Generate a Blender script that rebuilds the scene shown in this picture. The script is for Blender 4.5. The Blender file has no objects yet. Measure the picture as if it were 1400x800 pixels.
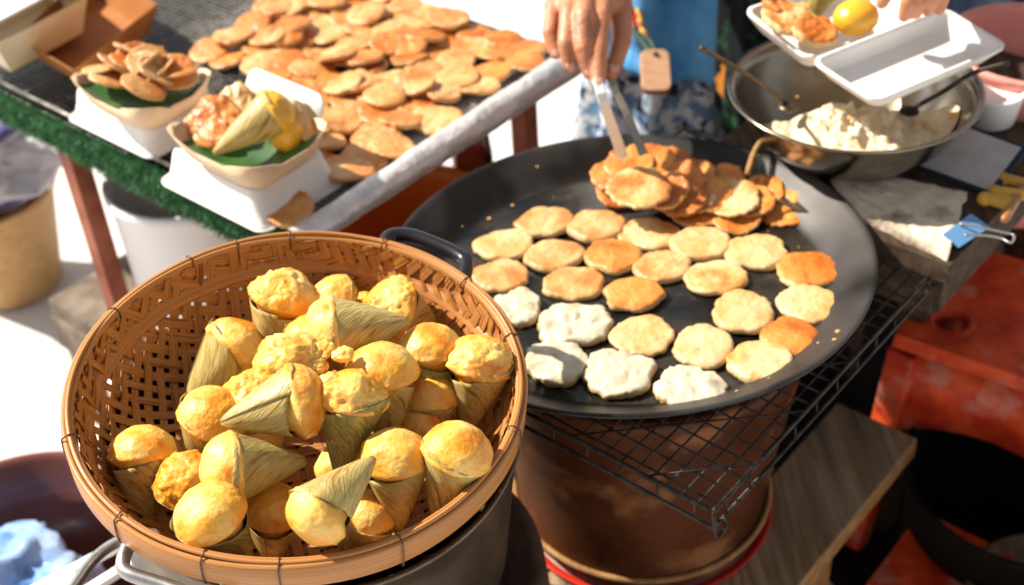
import bpy, bmesh, math, random
from mathutils import Vector, Matrix, noise, Quaternion
R = math.radians
PI = math.pi
rnd = random.Random(7)
sc = bpy.context.scene
COL = sc.collection

# ------------------------------------------------------------------ camera
FPX, PITCH, ROLL = 1800.0, R(38), R(-4)
CAMP = Vector((0, -1.22, 1.69))
_F = Vector((0, math.cos(PITCH), -math.sin(PITCH)))
_U0 = Vector((0, math.sin(PITCH), math.cos(PITCH)))
_R0 = Vector((1, 0, 0))
_R = math.cos(ROLL) * _R0 + math.sin(ROLL) * _U0
_U = -math.sin(ROLL) * _R0 + math.cos(ROLL) * _U0
cam = bpy.data.cameras.new('camera')
co = bpy.data.objects.new('camera', cam)
COL.objects.link(co)
m = Matrix((( _R.x, _U.x, -_F.x, CAMP.x), (_R.y, _U.y, -_F.y, CAMP.y), (_R.z, _U.z, -_F.z, CAMP.z), (0, 0, 0, 1)))
co.matrix_world = m
cam.sensor_width = 36
cam.lens = FPX / 1400 * 36
cam.clip_start = 0.05
cam.clip_end = 500
cam.dof.use_dof = True
cam.dof.focus_distance = 1.20
cam.dof.aperture_fstop = 4.2
sc.camera = co

# ------------------------------------------------------------------ light
SUN_AZ, SUN_EL = R(157), R(44)
sdir = Vector((math.cos(SUN_AZ) * math.cos(SUN_EL), math.sin(SUN_AZ) * math.cos(SUN_EL), math.sin(SUN_EL)))
w = bpy.data.worlds.new("World")
sc.world = w
w.use_nodes = True
bg = w.node_tree.nodes['Background']
sky = w.node_tree.nodes.new('ShaderNodeTexSky')
sky.sky_type = 'NISHITA'
sky.sun_disc = False
sky.sun_elevation = SUN_EL
sky.sun_rotation = R(90) - SUN_AZ
hs = w.node_tree.nodes.new('ShaderNodeHueSaturation'); hs.inputs['Saturation'].default_value = .18
w.node_tree.links.new(sky.outputs[0], hs.inputs['Color']); w.node_tree.links.new(hs.outputs[0], bg.inputs[0])
bg.inputs[1].default_value = 0.072
sl = bpy.data.lights.new('sun', 'SUN')
sl.energy = 5.0
sl.angle = R(1.0)
sl.color = (1.0, 0.93, 0.82)
so = bpy.data.objects.new('sun', sl)
COL.objects.link(so)
so.rotation_euler = (-sdir).to_track_quat('-Z', 'Y').to_euler()
sc.view_settings.view_transform = 'Standard'
sc.view_settings.look = 'None'
sc.view_settings.exposure = 0.88
sc.view_settings.gamma = 1.0

def ray(px, py):
    return _F + _R * ((px - 700) / FPX) - _U * ((py - 400) / FPX)
def at(px, py, z):
    """real place of a measured point lying at height z"""
    d = ray(px, py)
    return CAMP + d * ((z - CAMP.z) / d.z)
def atplane(px, py, P, n):
    d = ray(px, py)
    return CAMP + d * ((P - CAMP).dot(n) / d.dot(n))
def fbm(v, o=4):
    s, a = 0.0, 1.0
    for i in range(o):
        s += a * noise.noise(v)
        v = v * 2.03
        a *= 0.5
    return s

# ------------------------------------------------------------------ materials
def mat(name, base, rough=0.6, metal=0.0, c2=None, scale=20.0, bump=0.0, bscale=80.0, coord='Object', stretch=(1, 1, 1),
        spec=0.5, sss=0.0, c3=None, scale3=5.0, thr=(0.4, 0.6), rvar=0.0, thr3=(0.55, 0.68), trans=0.0, coat=0.0, detail=6, sssr=(1, .4, .15), rand=True):
    M = bpy.data.materials.new(name)
    M.use_nodes = True
    nt = M.node_tree
    N, L = nt.nodes, nt.links
    b = N['Principled BSDF']
    tc = N.new('ShaderNodeTexCoord')
    oi = N.new('ShaderNodeObjectInfo')
    mp = N.new('ShaderNodeMapping')
    mp.inputs['Scale'].default_value = stretch
    L.new(tc.outputs[coord], mp.inputs[0])
    if rand:
        mu = N.new('ShaderNodeVectorMath'); mu.operation = 'MULTIPLY_ADD'
        mu.inputs[1].default_value = (1, 1, 1)
        cb = N.new('ShaderNodeCombineXYZ')
        ml = N.new('ShaderNodeMath'); ml.operation = 'MULTIPLY'; ml.inputs[1].default_value = 13.7
        L.new(oi.outputs['Random'], ml.inputs[0])
        for k in range(3): L.new(ml.outputs[0], cb.inputs[k])
        L.new(mp.outputs[0], mu.inputs[0]); L.new(cb.outputs[0], mu.inputs[2])
        vec = mu.outputs[0]
    else:
        vec = mp.outputs[0]
    col = None
    if c2 is not None:
        n1 = N.new('ShaderNodeTexNoise'); n1.inputs['Scale'].default_value = scale; n1.inputs['Detail'].default_value = detail
        n1.inputs['Roughness'].default_value = 0.6
        L.new(vec, n1.inputs['Vector'])
        r = N.new('ShaderNodeValToRGB')
        r.color_ramp.elements[0].position = thr[0]; r.color_ramp.elements[1].position = thr[1]
        r.color_ramp.elements[0].color = (*base, 1); r.color_ramp.elements[1].color = (*c2, 1)
        L.new(n1.outputs[0], r.inputs[0])
        col = r.outputs[0]
        if rvar:
            mr = N.new('ShaderNodeMapRange'); mr.inputs[1].default_value = .3; mr.inputs[2].default_value = .7
            mr.inputs[3].default_value = max(.03, rough - rvar); mr.inputs[4].default_value = min(1, rough + rvar)
            L.new(n1.outputs[0], mr.inputs[0]); L.new(mr.outputs[0], b.inputs['Roughness'])
        if c3 is not None:
            n3 = N.new('ShaderNodeTexNoise'); n3.inputs['Scale'].default_value = scale3; n3.inputs['Detail'].default_value = 4
            L.new(vec, n3.inputs['Vector'])
            r3 = N.new('ShaderNodeValToRGB')
            r3.color_ramp.elements[0].position = thr3[0]; r3.color_ramp.elements[1].position = thr3[1]
            mx = N.new('ShaderNodeMixRGB')
            L.new(n3.outputs[0], r3.inputs[0]); L.new(r3.outputs[0], mx.inputs[0])
            L.new(col, mx.inputs[1]); mx.inputs[2].default_value = (*c3, 1)
            col = mx.outputs[0]
        L.new(col, b.inputs['Base Color'])
    else:
        b.inputs['Base Color'].default_value = (*base, 1)
    if not (rvar and c2 is not None): b.inputs['Roughness'].default_value = rough
    b.inputs['Metallic'].default_value = metal
    b.inputs['Specular IOR Level'].default_value = spec
    b.inputs['Coat Weight'].default_value = coat
    if sss:
        b.inputs['Subsurface Weight'].default_value = sss
        b.inputs['Subsurface Radius'].default_value = sssr
        b.inputs['Subsurface Scale'].default_value = 0.006
    if trans:
        b.inputs['Transmission Weight'].default_value = trans
    if bump:
        nb = N.new('ShaderNodeTexNoise'); nb.inputs['Scale'].default_value = bscale; nb.inputs['Detail'].default_value = 5
        L.new(vec, nb.inputs['Vector'])
        bp = N.new('ShaderNodeBump'); bp.inputs['Strength'].default_value = bump; bp.inputs['Distance'].default_value = 0.004
        L.new(nb.outputs[0], bp.inputs['Height']); L.new(bp.outputs[0], b.inputs['Normal'])
    return M

M = {}
M['ground'] = mat('pale_concrete', (.64, .62, .60), .85, c2=(.70, .68, .66), scale=3, bump=.3, bscale=60, coord='Object')
M['bamboo'] = mat('bamboo_strip', (.34, .125, .030), .42, c2=(.52, .24, .072), scale=1, stretch=(9, 420, 1), coord='UV', c3=(.12, .034, .008), scale3=.55, thr3=(.52, .72), bump=.35, bscale=1.0, rand=False, thr=(.3, .7), spec=0.3)
M['cane'] = mat('split_cane', (.36, .135, .032), .38, c2=(.54, .255, .082), scale=1, stretch=(5, 500, 1), coord='UV', c3=(.22, .08, .03), scale3=.8, thr3=(.55, .8), bump=.3, bscale=1.0, rand=False, thr=(.3, .7), spec=0.35)
M['tie'] = mat('binding_wire', (.10, .045, .02), .4, metal=.3)
M['cake'] = mat('cassava_cake', (.78, .37, .035), .38, c2=(.84, .58, .17), scale=26, bump=.32, bscale=260, sss=.35, c3=(.72, .23, .012), scale3=30, thr3=(.5, .68), coat=.15, spec=0.35)
M['leaf'] = mat('dried_banana_leaf', (.36, .245, .058), .33, c2=(.53, .42, .17), scale=1, stretch=(70, 6, 1), coord='UV', c3=(.26, .13, .03), scale3=.5, bump=.35, bscale=1.2, thr=(.35, .65), spec=0.35)
M['leaf_green'] = mat('green_banana_leaf', (.20, .17, .03), .35, c2=(.36, .29, .09), scale=1, stretch=(70, 6, 1), coord='UV', c3=(.38, .36, .10), scale3=.25, bump=.35, bscale=1.2)
M['pan_floor'] = mat('oiled_black_iron', (.006, .0055, .005), .27, metal=.0, c2=(.030, .024, .017), scale=11, rvar=.14, bump=.12, bscale=60, c3=(.09, .085, .07), scale3=7, thr3=(.60, .75), spec=0.38)
M['pan_wall'] = mat('scraped_iron', (.014, .012, .010), .46, metal=.55, c2=(.15, .14, .135), scale=4, rvar=.04, thr=(.42, .75), detail=3, bump=.05, bscale=40, c3=(.04, .03, .022), scale3=4, thr3=(.5, .7))
M['wire'] = mat('dark_wire', (.014, .012, .010), .5, metal=.5, c2=(.05, .04, .032), scale=60, spec=0.3)
M['rack'] = mat('grey_wire', (.25, .24, .22), .4, metal=.9, c2=(.12, .11, .1), scale=60)
M['foil'] = mat('crinkled_foil', (.80, .77, .74), .42, metal=.6, c2=(.66, .63, .6), scale=40, bump=1.0, bscale=70)
M['steel'] = mat('stainless_steel', (.36, .32, .26), .22, metal=1.0, c2=(.27, .23, .18), scale=12, rvar=.07)
M['aluminium'] = mat('worn_aluminium', (.17, .125, .085), .40, metal=.9, c2=(.08, .055, .036), scale=10, rvar=.1, bump=.15, bscale=60)
M['handle_metal'] = mat('dull_handle_steel', (.45, .44, .43), .35, metal=.85, c2=(.3, .3, .3), scale=30)
M['bakelite'] = mat('black_handle', (.012, .012, .015), .25)
M['clay'] = mat('glazed_clay', (.046, .012, .004), .42, c2=(.085, .022, .007), scale=7, rvar=.1, bump=.25, bscale=25, c3=(.20, .08, .03), scale3=9, thr3=(.56, .66), coat=.0, spec=0.15)
M['clay_dark'] = mat('sooty_clay', (.06, .035, .025), .7, c2=(.12, .07, .05), scale=14, bump=.5, bscale=60, spec=0.1)
M['wood'] = mat('weathered_plank', (.22, .13, .065), .75, c2=(.38, .28, .175), scale=1.0, stretch=(60, 5, 60), c3=(.09, .065, .045), scale3=.5, thr3=(.5, .7), bump=.4, bscale=1.5, spec=0.15)
M['wood_side'] = mat('raw_timber_edge', (.36, .19, .07), .65, c2=(.24, .12, .045), scale=1.0, stretch=(60, 5, 60), bump=.3, bscale=1.5, spec=0.2)
M['stool_wood'] = mat('grey_old_wood', (.13, .10, .075), .8, c2=(.25, .20, .155), scale=14, bump=.5, bscale=50, spec=0.15)
M['enamel_red'] = mat('red_enamel', (.52, .03, .012), .35, c2=(.42, .02, .01), scale=12, spec=0.2)
M['enamel_white'] = mat('chipped_white_enamel', (.62, .50, .45), .45, c2=(.5, .30, .25), scale=18, spec=0.2)
M['red_plastic'] = mat('scuffed_red_plastic', (.78, .095, .022), .48, c2=(.46, .030, .010), scale=14, c3=(.60, .22, .15), scale3=16, thr3=(.56, .7), bump=.15, bscale=40, spec=0.25)
M['orange_plastic'] = mat('orange_plastic', (.95, .25, .018), .45, c2=(.92, .22, .015), scale=8)
M['rust_red'] = mat('red_brown_paint', (.30, .055, .018), .55, c2=(.22, .04, .015), scale=14, bump=.2, spec=0.2)
M['leg_paint'] = mat('pinkish_worn_paint', (.20, .045, .018), .6, c2=(.36, .12, .07), scale=10, bump=.2, spec=0.2)
M['shade_black'] = mat('shade_black', (.008, .006, .005), .85, c2=(.013, .010, .008), scale=12, bump=.3, bscale=30, spec=0.05)  # near-black of the tub and ground sheet added in place of shade
M['dark_wood'] = mat('dark_table_wood', (.045, .030, .020), .6, c2=(.09, .06, .04), scale=1, stretch=(60, 6, 60), bump=.3, bscale=1.2, spec=0.12)
M['cloth_grey'] = mat('stained_grey_cloth', (.60, .50, .38), .9, c2=(.70, .61, .50), scale=22, c3=(.20, .15, .10), scale3=14, bump=.7, bscale=150, spec=0.1)
M['card'] = mat('grey_card', (.46, .41, .41), .85, c2=(.38, .34, .35), scale=25, spec=0.1)
M['blue_tape'] = mat('blue_tape', (.12, .28, .52), .4)
M['navy'] = mat('dark_navy_tape', (.02, .03, .05), .5, spec=0.1)
M['yellow_plastic'] = mat('yellow_plastic', (.62, .36, .04), .4, c2=(.5, .26, .03), scale=20)
M['brown_plastic'] = mat('brown_plastic', (.34, .14, .04), .4)
M['foam'] = mat('white_foam_board', (.80, .77, .73), .6, c2=(.76, .73, .70), scale=30, bump=.12, bscale=200)
M['kraft'] = mat('kraft_paper', (.74, .53, .34), .6, c2=(.68, .46, .27), scale=20, bump=.1, bscale=100)
M['brown_card'] = mat('brown_cardboard', (.38, .14, .022), .7, c2=(.32, .11, .018), scale=18, bump=.15)
M['cream_plastic'] = mat('cream_plastic', (.66, .50, .26), .5, c2=(.70, .60, .44), scale=9)
M['green_leaf'] = mat('banana_leaf_liner', (.03, .09, .02), .4, c2=(.06, .17, .03), scale=20)
M['turf'] = mat('plastic_turf', (.035, .14, .05), .6, c2=(.10, .30, .12), scale=40)
M['turf_base'] = mat('turf_backing', (.012, .05, .018), .8)
M['white_plastic'] = mat('white_plastic', (.90, .88, .87), .45, c2=(.86, .84, .83), scale=6)
M['wicker'] = mat('wicker', (.42, .24, .10), .6, c2=(.56, .35, .16), scale=1, stretch=(40, 40, 300), bump=.5, bscale=2, spec=0.2)
M['wicker_dark'] = mat('dark_wicker', (.10, .06, .03), .6, c2=(.17, .11, .06), scale=60, bump=.9, bscale=90)
M['stripe_bag'] = mat('crumpled_white_bag', (.62, .60, .62), .4, c2=(.10, .08, .22), scale=1, stretch=(3, 3, 16), thr=(.60, .64))
M['basin'] = mat('maroon_plastic', (.13, .038, .03), .30, c2=(.18, .06, .05), scale=5, coat=.2, spec=0.3)
M['blue_bag'] = mat('blue_plastic_bag', (.16, .34, .72), .25, c2=(.45, .60, .86), scale=9, bump=.5, bscale=40, sss=.1, sssr=(.3, .5, 1))
M['skin'] = mat('skin', (.46, .18, .085), .46, c2=(.52, .23, .12), scale=26, bump=.45, bscale=130, sss=.25, c3=(.38, .14, .08), scale3=22)
M['nail'] = mat('fingernail', (.62, .34, .26), .3)
M['hair'] = mat('black_hair', (.012, .01, .009), .5, bump=.6, bscale=200)
M['shirt_blue'] = mat('blue_cotton', (.08, .29, .60), .85, c2=(.16, .44, .76), scale=7, bump=.3, bscale=60, spec=0.1)
M['sarong'] = mat('patterned_cotton', (.14, .24, .38), .85, c2=(.66, .68, .72), scale=42, thr=(.46, .54), c3=(.03, .03, .05), scale3=36, thr3=(.56, .6), bump=.3, spec=0.1)
M['floral'] = mat('dark_floral_cotton', (.010, .012, .014), .85, c2=(.02, .07, .03), scale=22, thr=(.55, .62), c3=(.55, .20, .03), scale3=17, thr3=(.66, .69), spec=0.1)
M['denim'] = mat('navy_denim', (.02, .045, .12), .85, c2=(.15, .20, .28), scale=6, bump=.3, spec=0.1)
M['shirt_white'] = mat('white_cotton', (.72, .72, .74), .85, c2=(.66, .66, .70), scale=8)
M['pink_plastic'] = mat('pink_plastic', (.72, .25, .20), .5, c2=(.76, .32, .27), scale=8)
M['tag_wood'] = mat('pale_wood', (.56, .32, .19), .55, c2=(.46, .25, .13), scale=1, stretch=(20, 90, 20))
M['tag_side'] = mat('tag_edge', (.34, .15, .06), .6)
M['lanyard'] = mat('colourful_lanyard', (.62, .36, .02), .7, c2=(.45, .03, .02), scale=26, thr=(.47, .5), c3=(.01, .04, .03), scale3=22, thr3=(.5, .52))
M['dough'] = mat('coconut_dough', (.66, .53, .33), .5, c2=(.72, .62, .44), scale=40, bump=.9, bscale=110, sss=.2, c3=(.60, .36, .12), scale3=30, thr3=(.6, .7))
M['lemon'] = mat('yellow_custard', (.72, .36, .02), .35, c2=(.76, .42, .04), scale=20, sss=.2, bump=.1)
M['crumb'] = mat('fried_crumb', (.62, .30, .08), .6)
M['rope'] = mat('jute_rope', (.36, .20, .06), .8, c2=(.26, .14, .05), scale=90, bump=.6, bscale=200)
M['tong_light'] = mat('polished_tong_steel', (.78, .75, .72), .35, metal=.15)
M['apple'] = mat('black_rubber', (.02, .02, .02), .6)

def pancake_mat(name, centre, ring, edge, side, bump=.6, bs=170, thr=(.35, .62)):
    Mx = bpy.data.materials.new(name); Mx.use_nodes = True
    nt = Mx.node_tree; N, L = nt.nodes, nt.links; b = N['Principled BSDF']
    tc = N.new('ShaderNodeTexCoord'); oi = N.new('ShaderNodeObjectInfo')
    ml = N.new('ShaderNodeMath'); ml.operation = 'MULTIPLY'; ml.inputs[1].default_value = 17.3
    L.new(oi.outputs['Random'], ml.inputs[0])
    ad = N.new('ShaderNodeVectorMath'); ad.operation = 'ADD'
    cb = N.new('ShaderNodeCombineXYZ')
    for k in range(3): L.new(ml.outputs[0], cb.inputs[k])
    L.new(tc.outputs['Object'], ad.inputs[0]); L.new(cb.outputs[0], ad.inputs[1])
    n1 = N.new('ShaderNodeTexNoise'); n1.inputs['Scale'].default_value = 21; n1.inputs['Detail'].default_value = 6; n1.inputs['Roughness'].default_value = .55
    L.new(ad.outputs[0], n1.inputs['Vector'])
    r = N.new('ShaderNodeValToRGB'); cr = r.color_ramp
    cr.elements[0].position = thr[0]; cr.elements[0].color = (*edge, 1)
    cr.elements[1].position = thr[1]; cr.elements[1].color = (*centre, 1)
    e = cr.elements.new((thr[0] + thr[1]) / 2); e.color = (*ring, 1)
    L.new(n1.outputs[0], r.inputs[0])
    # pale cream side wall where the batter did not touch the iron
    at_ = N.new('ShaderNodeAttribute'); at_.attribute_name = 'top'
    n2 = N.new('ShaderNodeTexNoise'); n2.inputs['Scale'].default_value = 60; L.new(ad.outputs[0], n2.inputs['Vector'])
    mz = N.new('ShaderNodeMath'); mz.operation = 'MULTIPLY_ADD'; mz.inputs[1].default_value = .8
    L.new(n2.outputs[0], mz.inputs[0]); L.new(at_.outputs['Fac'], mz.inputs[2])
    mr = N.new('ShaderNodeMapRange'); mr.inputs[1].default_value = .85; mr.inputs[2].default_value = 1.15
    L.new(mz.outputs[0], mr.inputs[0])
    mx = N.new('ShaderNodeMixRGB'); L.new(mr.outputs[0], mx.inputs[0]); mx.inputs[1].default_value = (*side, 1)
    L.new(r.outputs[0], mx.inputs[2]); L.new(mx.outputs[0], b.inputs['Base Color'])
    b.inputs['Roughness'].default_value = .36
    b.inputs['Subsurface Weight'].default_value = .15; b.inputs['Subsurface Scale'].default_value = .004
    nb = N.new('ShaderNodeTexNoise'); nb.inputs['Scale'].default_value = bs; nb.inputs['Detail'].default_value = 5
    L.new(ad.outputs[0], nb.inputs['Vector'])
    bp = N.new('ShaderNodeBump'); bp.inputs['Strength'].default_value = bump; bp.inputs['Distance'].default_value = .003
    L.new(nb.outputs[0], bp.inputs['Height']); L.new(bp.outputs[0], b.inputs['Normal'])
    return Mx
M['raw'] = pancake_mat('raw_batter', (.56, .475, .33), (.58, .51, .385), (.55, .43, .26), (.54, .37, .16), bump=.55, bs=110)
M['pale'] = pancake_mat('pale_pancake', (.60, .32, .10), (.66, .42, .19), (.66, .47, .25), (.64, .44, .20))
M['tan'] = pancake_mat('tan_pancake', (.52, .19, .045), (.60, .285, .090), (.66, .42, .19), (.66, .45, .21))
M['brown'] = pancake_mat('browned_pancake', (.46, .120, .016), (.58, .19, .032), (.64, .27, .060), (.64, .42, .18))
M['half'] = pancake_mat('half_browned_pancake', (.52, .17, .034), (.62, .34, .11), (.66, .48, .25), (.66, .46, .22), thr=(.42, .62))
M['tray'] = pancake_mat('fried_pancake', (.50, .18, .042), (.62, .30, .095), (.68, .43, .19), (.60, .32, .12))
M['deep'] = pancake_mat('deep_browned_pancake', (.42, .105, .014), (.60, .21, .036), (.68, .33, .085), (.50, .18, .04))

# ------------------------------------------------------------------ mesh helpers
def tag(o, label=None, cat=None, group=None, kind=None):
    if label: o['label'] = label
    if cat: o['category'] = cat
    if group: o['group'] = group
    if kind: o['kind'] = kind
    return o
def thing(name, label, cat, loc, group=None, rot=None):
    o = bpy.data.objects.new(name, None); COL.objects.link(o)
    o.empty_display_size = .02
    o.location = loc
    if rot is not None: o.rotation_mode = 'QUATERNION'; o.rotation_quaternion = rot
    return tag(o, label, cat, group)
def obj(name, bm, m, parent=None, loc=None, world=False, smooth=True, rot=None, bevel=0, sub=0, solid=0):
    me = bpy.data.meshes.new(name)
    if world and parent is not None:
        bmesh.ops.translate(bm, verts=bm.verts, vec=-Vector(parent.location))
    bm.normal_update()
    bm.to_mesh(me); bm.free()
    if smooth:
        for p in me.polygons: p.use_smooth = True
    o = bpy.data.objects.new(name, me); COL.objects.link(o)
    ms = m if isinstance(m, (list, tuple)) else [m]
    for q in ms: me.materials.append(M[q] if isinstance(q, str) else q)
    if loc is not None: o.location = loc
    if rot is not None: o.rotation_mode = 'QUATERNION'; o.rotation_quaternion = rot
    if parent is not None: o.parent = parent
    if solid:
        md = o.modifiers.new('s', 'SOLIDIFY'); md.thickness = solid; md.offset = 0
    if bevel:
        md = o.modifiers.new('b', 'BEVEL'); md.width = bevel; md.segments = 2; md.limit_method = 'ANGLE'
    if sub:
        md = o.modifiers.new('d', 'SUBSURF'); md.levels = sub; md.render_levels = sub
    return o
def BM(): return bmesh.new()
def frame(ex, ey, ez, o):
    return Matrix(((ex.x, ey.x, ez.x, o.x), (ex.y, ey.y, ez.y, o.y), (ex.z, ey.z, ez.z, o.z), (0, 0, 0, 1)))
def box(bm, c, s, rz=0.0, mx=None, taper=1.0):
    T = mx if mx is not None else Matrix.Translation(Vector(c)) @ Matrix.Rotation(rz, 4, 'Z')
    if mx is not None: T = mx @ Matrix.Translation(Vector(c))
    vs = []
    for z in (-1, 1):
        k = taper if z < 0 else 1.0
        for x, y in ((-1, -1), (1, -1), (1, 1), (-1, 1)):
            vs.append(bm.verts.new(T @ Vector((x * s[0] / 2 * k, y * s[1] / 2 * k, z * s[2] / 2))))
    for f in ((3, 2, 1, 0), (4, 5, 6, 7), (0, 1, 5, 4), (1, 2, 6, 5), (2, 3, 7, 6), (3, 0, 4, 7)):
        bm.faces.new([vs[i] for i in f])
def lathe(bm, prof, seg=96, c=(0, 0, 0), rfun=None, mi=None, mx=None):
    """profile = list of (r, z); closes on axis when r==0"""
    uv = bm.loops.layers.uv.verify()
    rings = []; arc = [0]
    for i in range(1, len(prof)):
        arc.append(arc[-1] + math.hypot(prof[i][0] - prof[i-1][0], prof[i][1] - prof[i-1][1]))
    T = mx or Matrix.Translation(Vector(c))
    for (r, z) in prof:
        ring = []
        if r == 0:
            v = bm.verts.new(T @ Vector((0, 0, z))); ring = [v] * seg
        else:
            for k in range(seg):
                a = 2 * PI * k / seg
                rr, zz = (r, z) if rfun is None else rfun(r, z, a)
                ring.append(bm.verts.new(T @ Vector((rr * math.cos(a), rr * math.sin(a), zz))))
        rings.append(ring)
    for i in range(len(prof) - 1):
        for k in range(seg):
            k2 = (k + 1) % seg
            vs = []; us = []
            for (ri, kk, ku) in ((i, k, k), (i, k2, k + 1), (i + 1, k2, k + 1), (i + 1, k, k)):
                v = rings[ri][kk]
                if v in vs: continue
                vs.append(v); us.append((ku / seg * 2 * PI * max(prof[ri][0], .001), arc[ri]))
            if len(vs) < 3: continue
            try: f = bm.faces.new(vs)
            except ValueError: continue
            for l, u in zip(f.loops, us): l[uv].uv = u
            if mi is not None: f.material_index = mi[i]
def tube(bm, pts, rad, seg=8, closed=False, caps=True):
    pts = [Vector(p) for p in pts]; n = len(pts)
    rs = rad if isinstance(rad, (list, tuple)) else [rad] * n
    uv = bm.loops.layers.uv.verify()
    up = None; rings = []
    for i, p in enumerate(pts):
        a = pts[(i - 1) % n] if (closed or i > 0) else p
        b = pts[(i + 1) % n] if (closed or i < n - 1) else p
        t = (b - a).normalized()
        if up is None:
            up = Vector((0, 0, 1)) if abs(t.z) < .9 else Vector((1, 0, 0))
        u = (up - t * up.dot(t))
        if u.length < 1e-6: u = t.orthogonal()
        u.normalize(); up = u; v = t.cross(u)
        rings.append([bm.verts.new(p + (u * math.cos(2 * PI * k / seg) + v * math.sin(2 * PI * k / seg)) * rs[i]) for k in range(seg)])
    m_ = n if closed else n - 1
    L = 0
    for i in range(m_):
        j = (i + 1) % n; d = (pts[j] - pts[i]).length
        for k in range(seg):
            f = bm.faces.new((rings[i][k], rings[i][(k + 1) % seg], rings[j][(k + 1) % seg], rings[j][k]))
            for l, q in zip(f.loops, ((L, k), (L, k + 1), (L + d, k + 1), (L + d, k))):
                l[uv].uv = (q[0], q[1] / seg * rs[i] * 6)
        L += d
    if not closed and caps:
        bm.faces.new(list(reversed(rings[0]))); bm.faces.new(rings[-1])
def smoothpath(pts, n=6):
    pts = [Vector(p) for p in pts]; out = []
    for i in range(len(pts) - 1):
        p0 = pts[max(i - 1, 0)]; p1 = pts[i]; p2 = pts[i + 1]; p3 = pts[min(i + 2, len(pts) - 1)]
        for k in range(n):
            t = k / n
            out.append(.5 * ((2 * p1) + (p2 - p0) * t + (2 * p0 - 5 * p1 + 4 * p2 - p3) * t * t + (3 * p1 - p0 - 3 * p2 + p3) * t ** 3))
    out.append(pts[-1]); return out
def ball(bm, c, r, sub=3, sc_=(1, 1, 1), amp=0.0, freq=40.0, seed=0.0, rot=None):
    g = bmesh.ops.create_icosphere(bm, subdivisions=sub, radius=1.0)
    for v in g['verts']:
        d = v.co.normalized()
        k = 1 + (amp * fbm(d * freq + Vector((seed, seed * 1.7, 3)), 4) if amp else 0)
        q = Vector((d.x * sc_[0], d.y * sc_[1], d.z * sc_[2])) * r * k
        if rot is not None: q = rot @ q
        v.co = Vector(c) + q
def sheet(bm, f, nu, nv):
    uv = bm.loops.layers.uv.verify()
    g = [[bm.verts.new(f(i / nu, j / nv)) for j in range(nv + 1)] for i in range(nu + 1)]
    for i in range(nu):
        for j in range(nv):
            fc = bm.faces.new((g[i][j], g[i + 1][j], g[i + 1][j + 1], g[i][j + 1]))
            for l, q in zip(fc.loops, ((i, j), (i + 1, j), (i + 1, j + 1), (i, j + 1))): l[uv].uv = (q[0] / nu, q[1] / nv)
def fused(parts, voxel, smooth=6, name='body'):
    """join closed pieces and fuse them into one continuous skin"""
    bm = BM()
    for p in parts: p(bm)
    me = bpy.data.meshes.new('tmp'); bm.to_mesh(me); bm.free()
    o = bpy.data.objects.new('tmp', me); COL.objects.link(o)
    md = o.modifiers.new('r', 'REMESH'); md.mode = 'VOXEL'; md.voxel_size = voxel
    ms = o.modifiers.new('s', 'SMOOTH'); ms.iterations = smooth; ms.factor = .5
    dg = bpy.context.evaluated_depsgraph_get()
    me2 = bpy.data.meshes.new_from_object(o.evaluated_get(dg))
    bpy.data.objects.remove(o)
    b2 = BM(); b2.from_mesh(me2)
    return b2
def limb(pts, rads):
    def f(bm):
        ps = [Vector(p) for p in pts]
        for i, p in enumerate(ps):
            bmesh.ops.create_icosphere(bm, subdivisions=3, radius=rads[i], matrix=Matrix.Translation(p))
            if i:
                tube(bm, [ps[i - 1], p], [rads[i - 1] * .995, rads[i] * .995], 20)
    return f

# ------------------------------------------------------------------ setting
bm = BM()
sheet(bm, lambda u, v: Vector((-40 + 80 * u, -40 + 80 * v, 0)), 8, 8)
g = obj('ground', bm, 'ground'); tag(g, kind='structure')

E1 = Vector((.672, .740, 0)).normalized()      # direction of the foil edge, rack and bench
E2 = Vector((-E1.y, E1.x, 0))
UP = Vector((0, 0, 1))

# ------------------------------------------------------------------ round iron griddle
PN = Vector((math.tan(R(-1)), math.tan(R(2)), 1)).normalized()
PC = Vector((.1426, .0656, .7319)); PR = .2945
prot = UP.rotation_difference(PN)
FZ = -.036
pan = thing('griddle_pan', 'large round black iron pan full of pancakes on the clay stove', 'pan', PC, rot=prot)
def panr(r, z, a):
    return r * (1 + .004 * math.sin(3 * a + 1) + .003 * math.sin(5 * a)), z + .0012 * math.sin(2 * a + .5)
bm = BM()
pr = [(0, FZ), (.08, FZ), (.16, FZ), (.225, FZ), (.236, FZ + .001), (.243, FZ + .004), (.252, FZ + .011), (.270, FZ + .023), (.285, -.004), (.291, 0), (.2945, .0005), (.2960, -.001), (.2950, -.004),
      (.290, -.006), (.274, -.021), (.256, -.033), (.244, FZ - .004), (.23, FZ - .006), (0, FZ - .006)]
lathe(bm, pr, 160, rfun=panr, mi=[0, 0, 0, 0, 1, 1, 1, 1, 1, 1, 1, 0, 0, 0, 0, 0, 0, 0])
obj('pan_body', bm, ['pan_floor', 'pan_wall'], pan)
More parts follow.
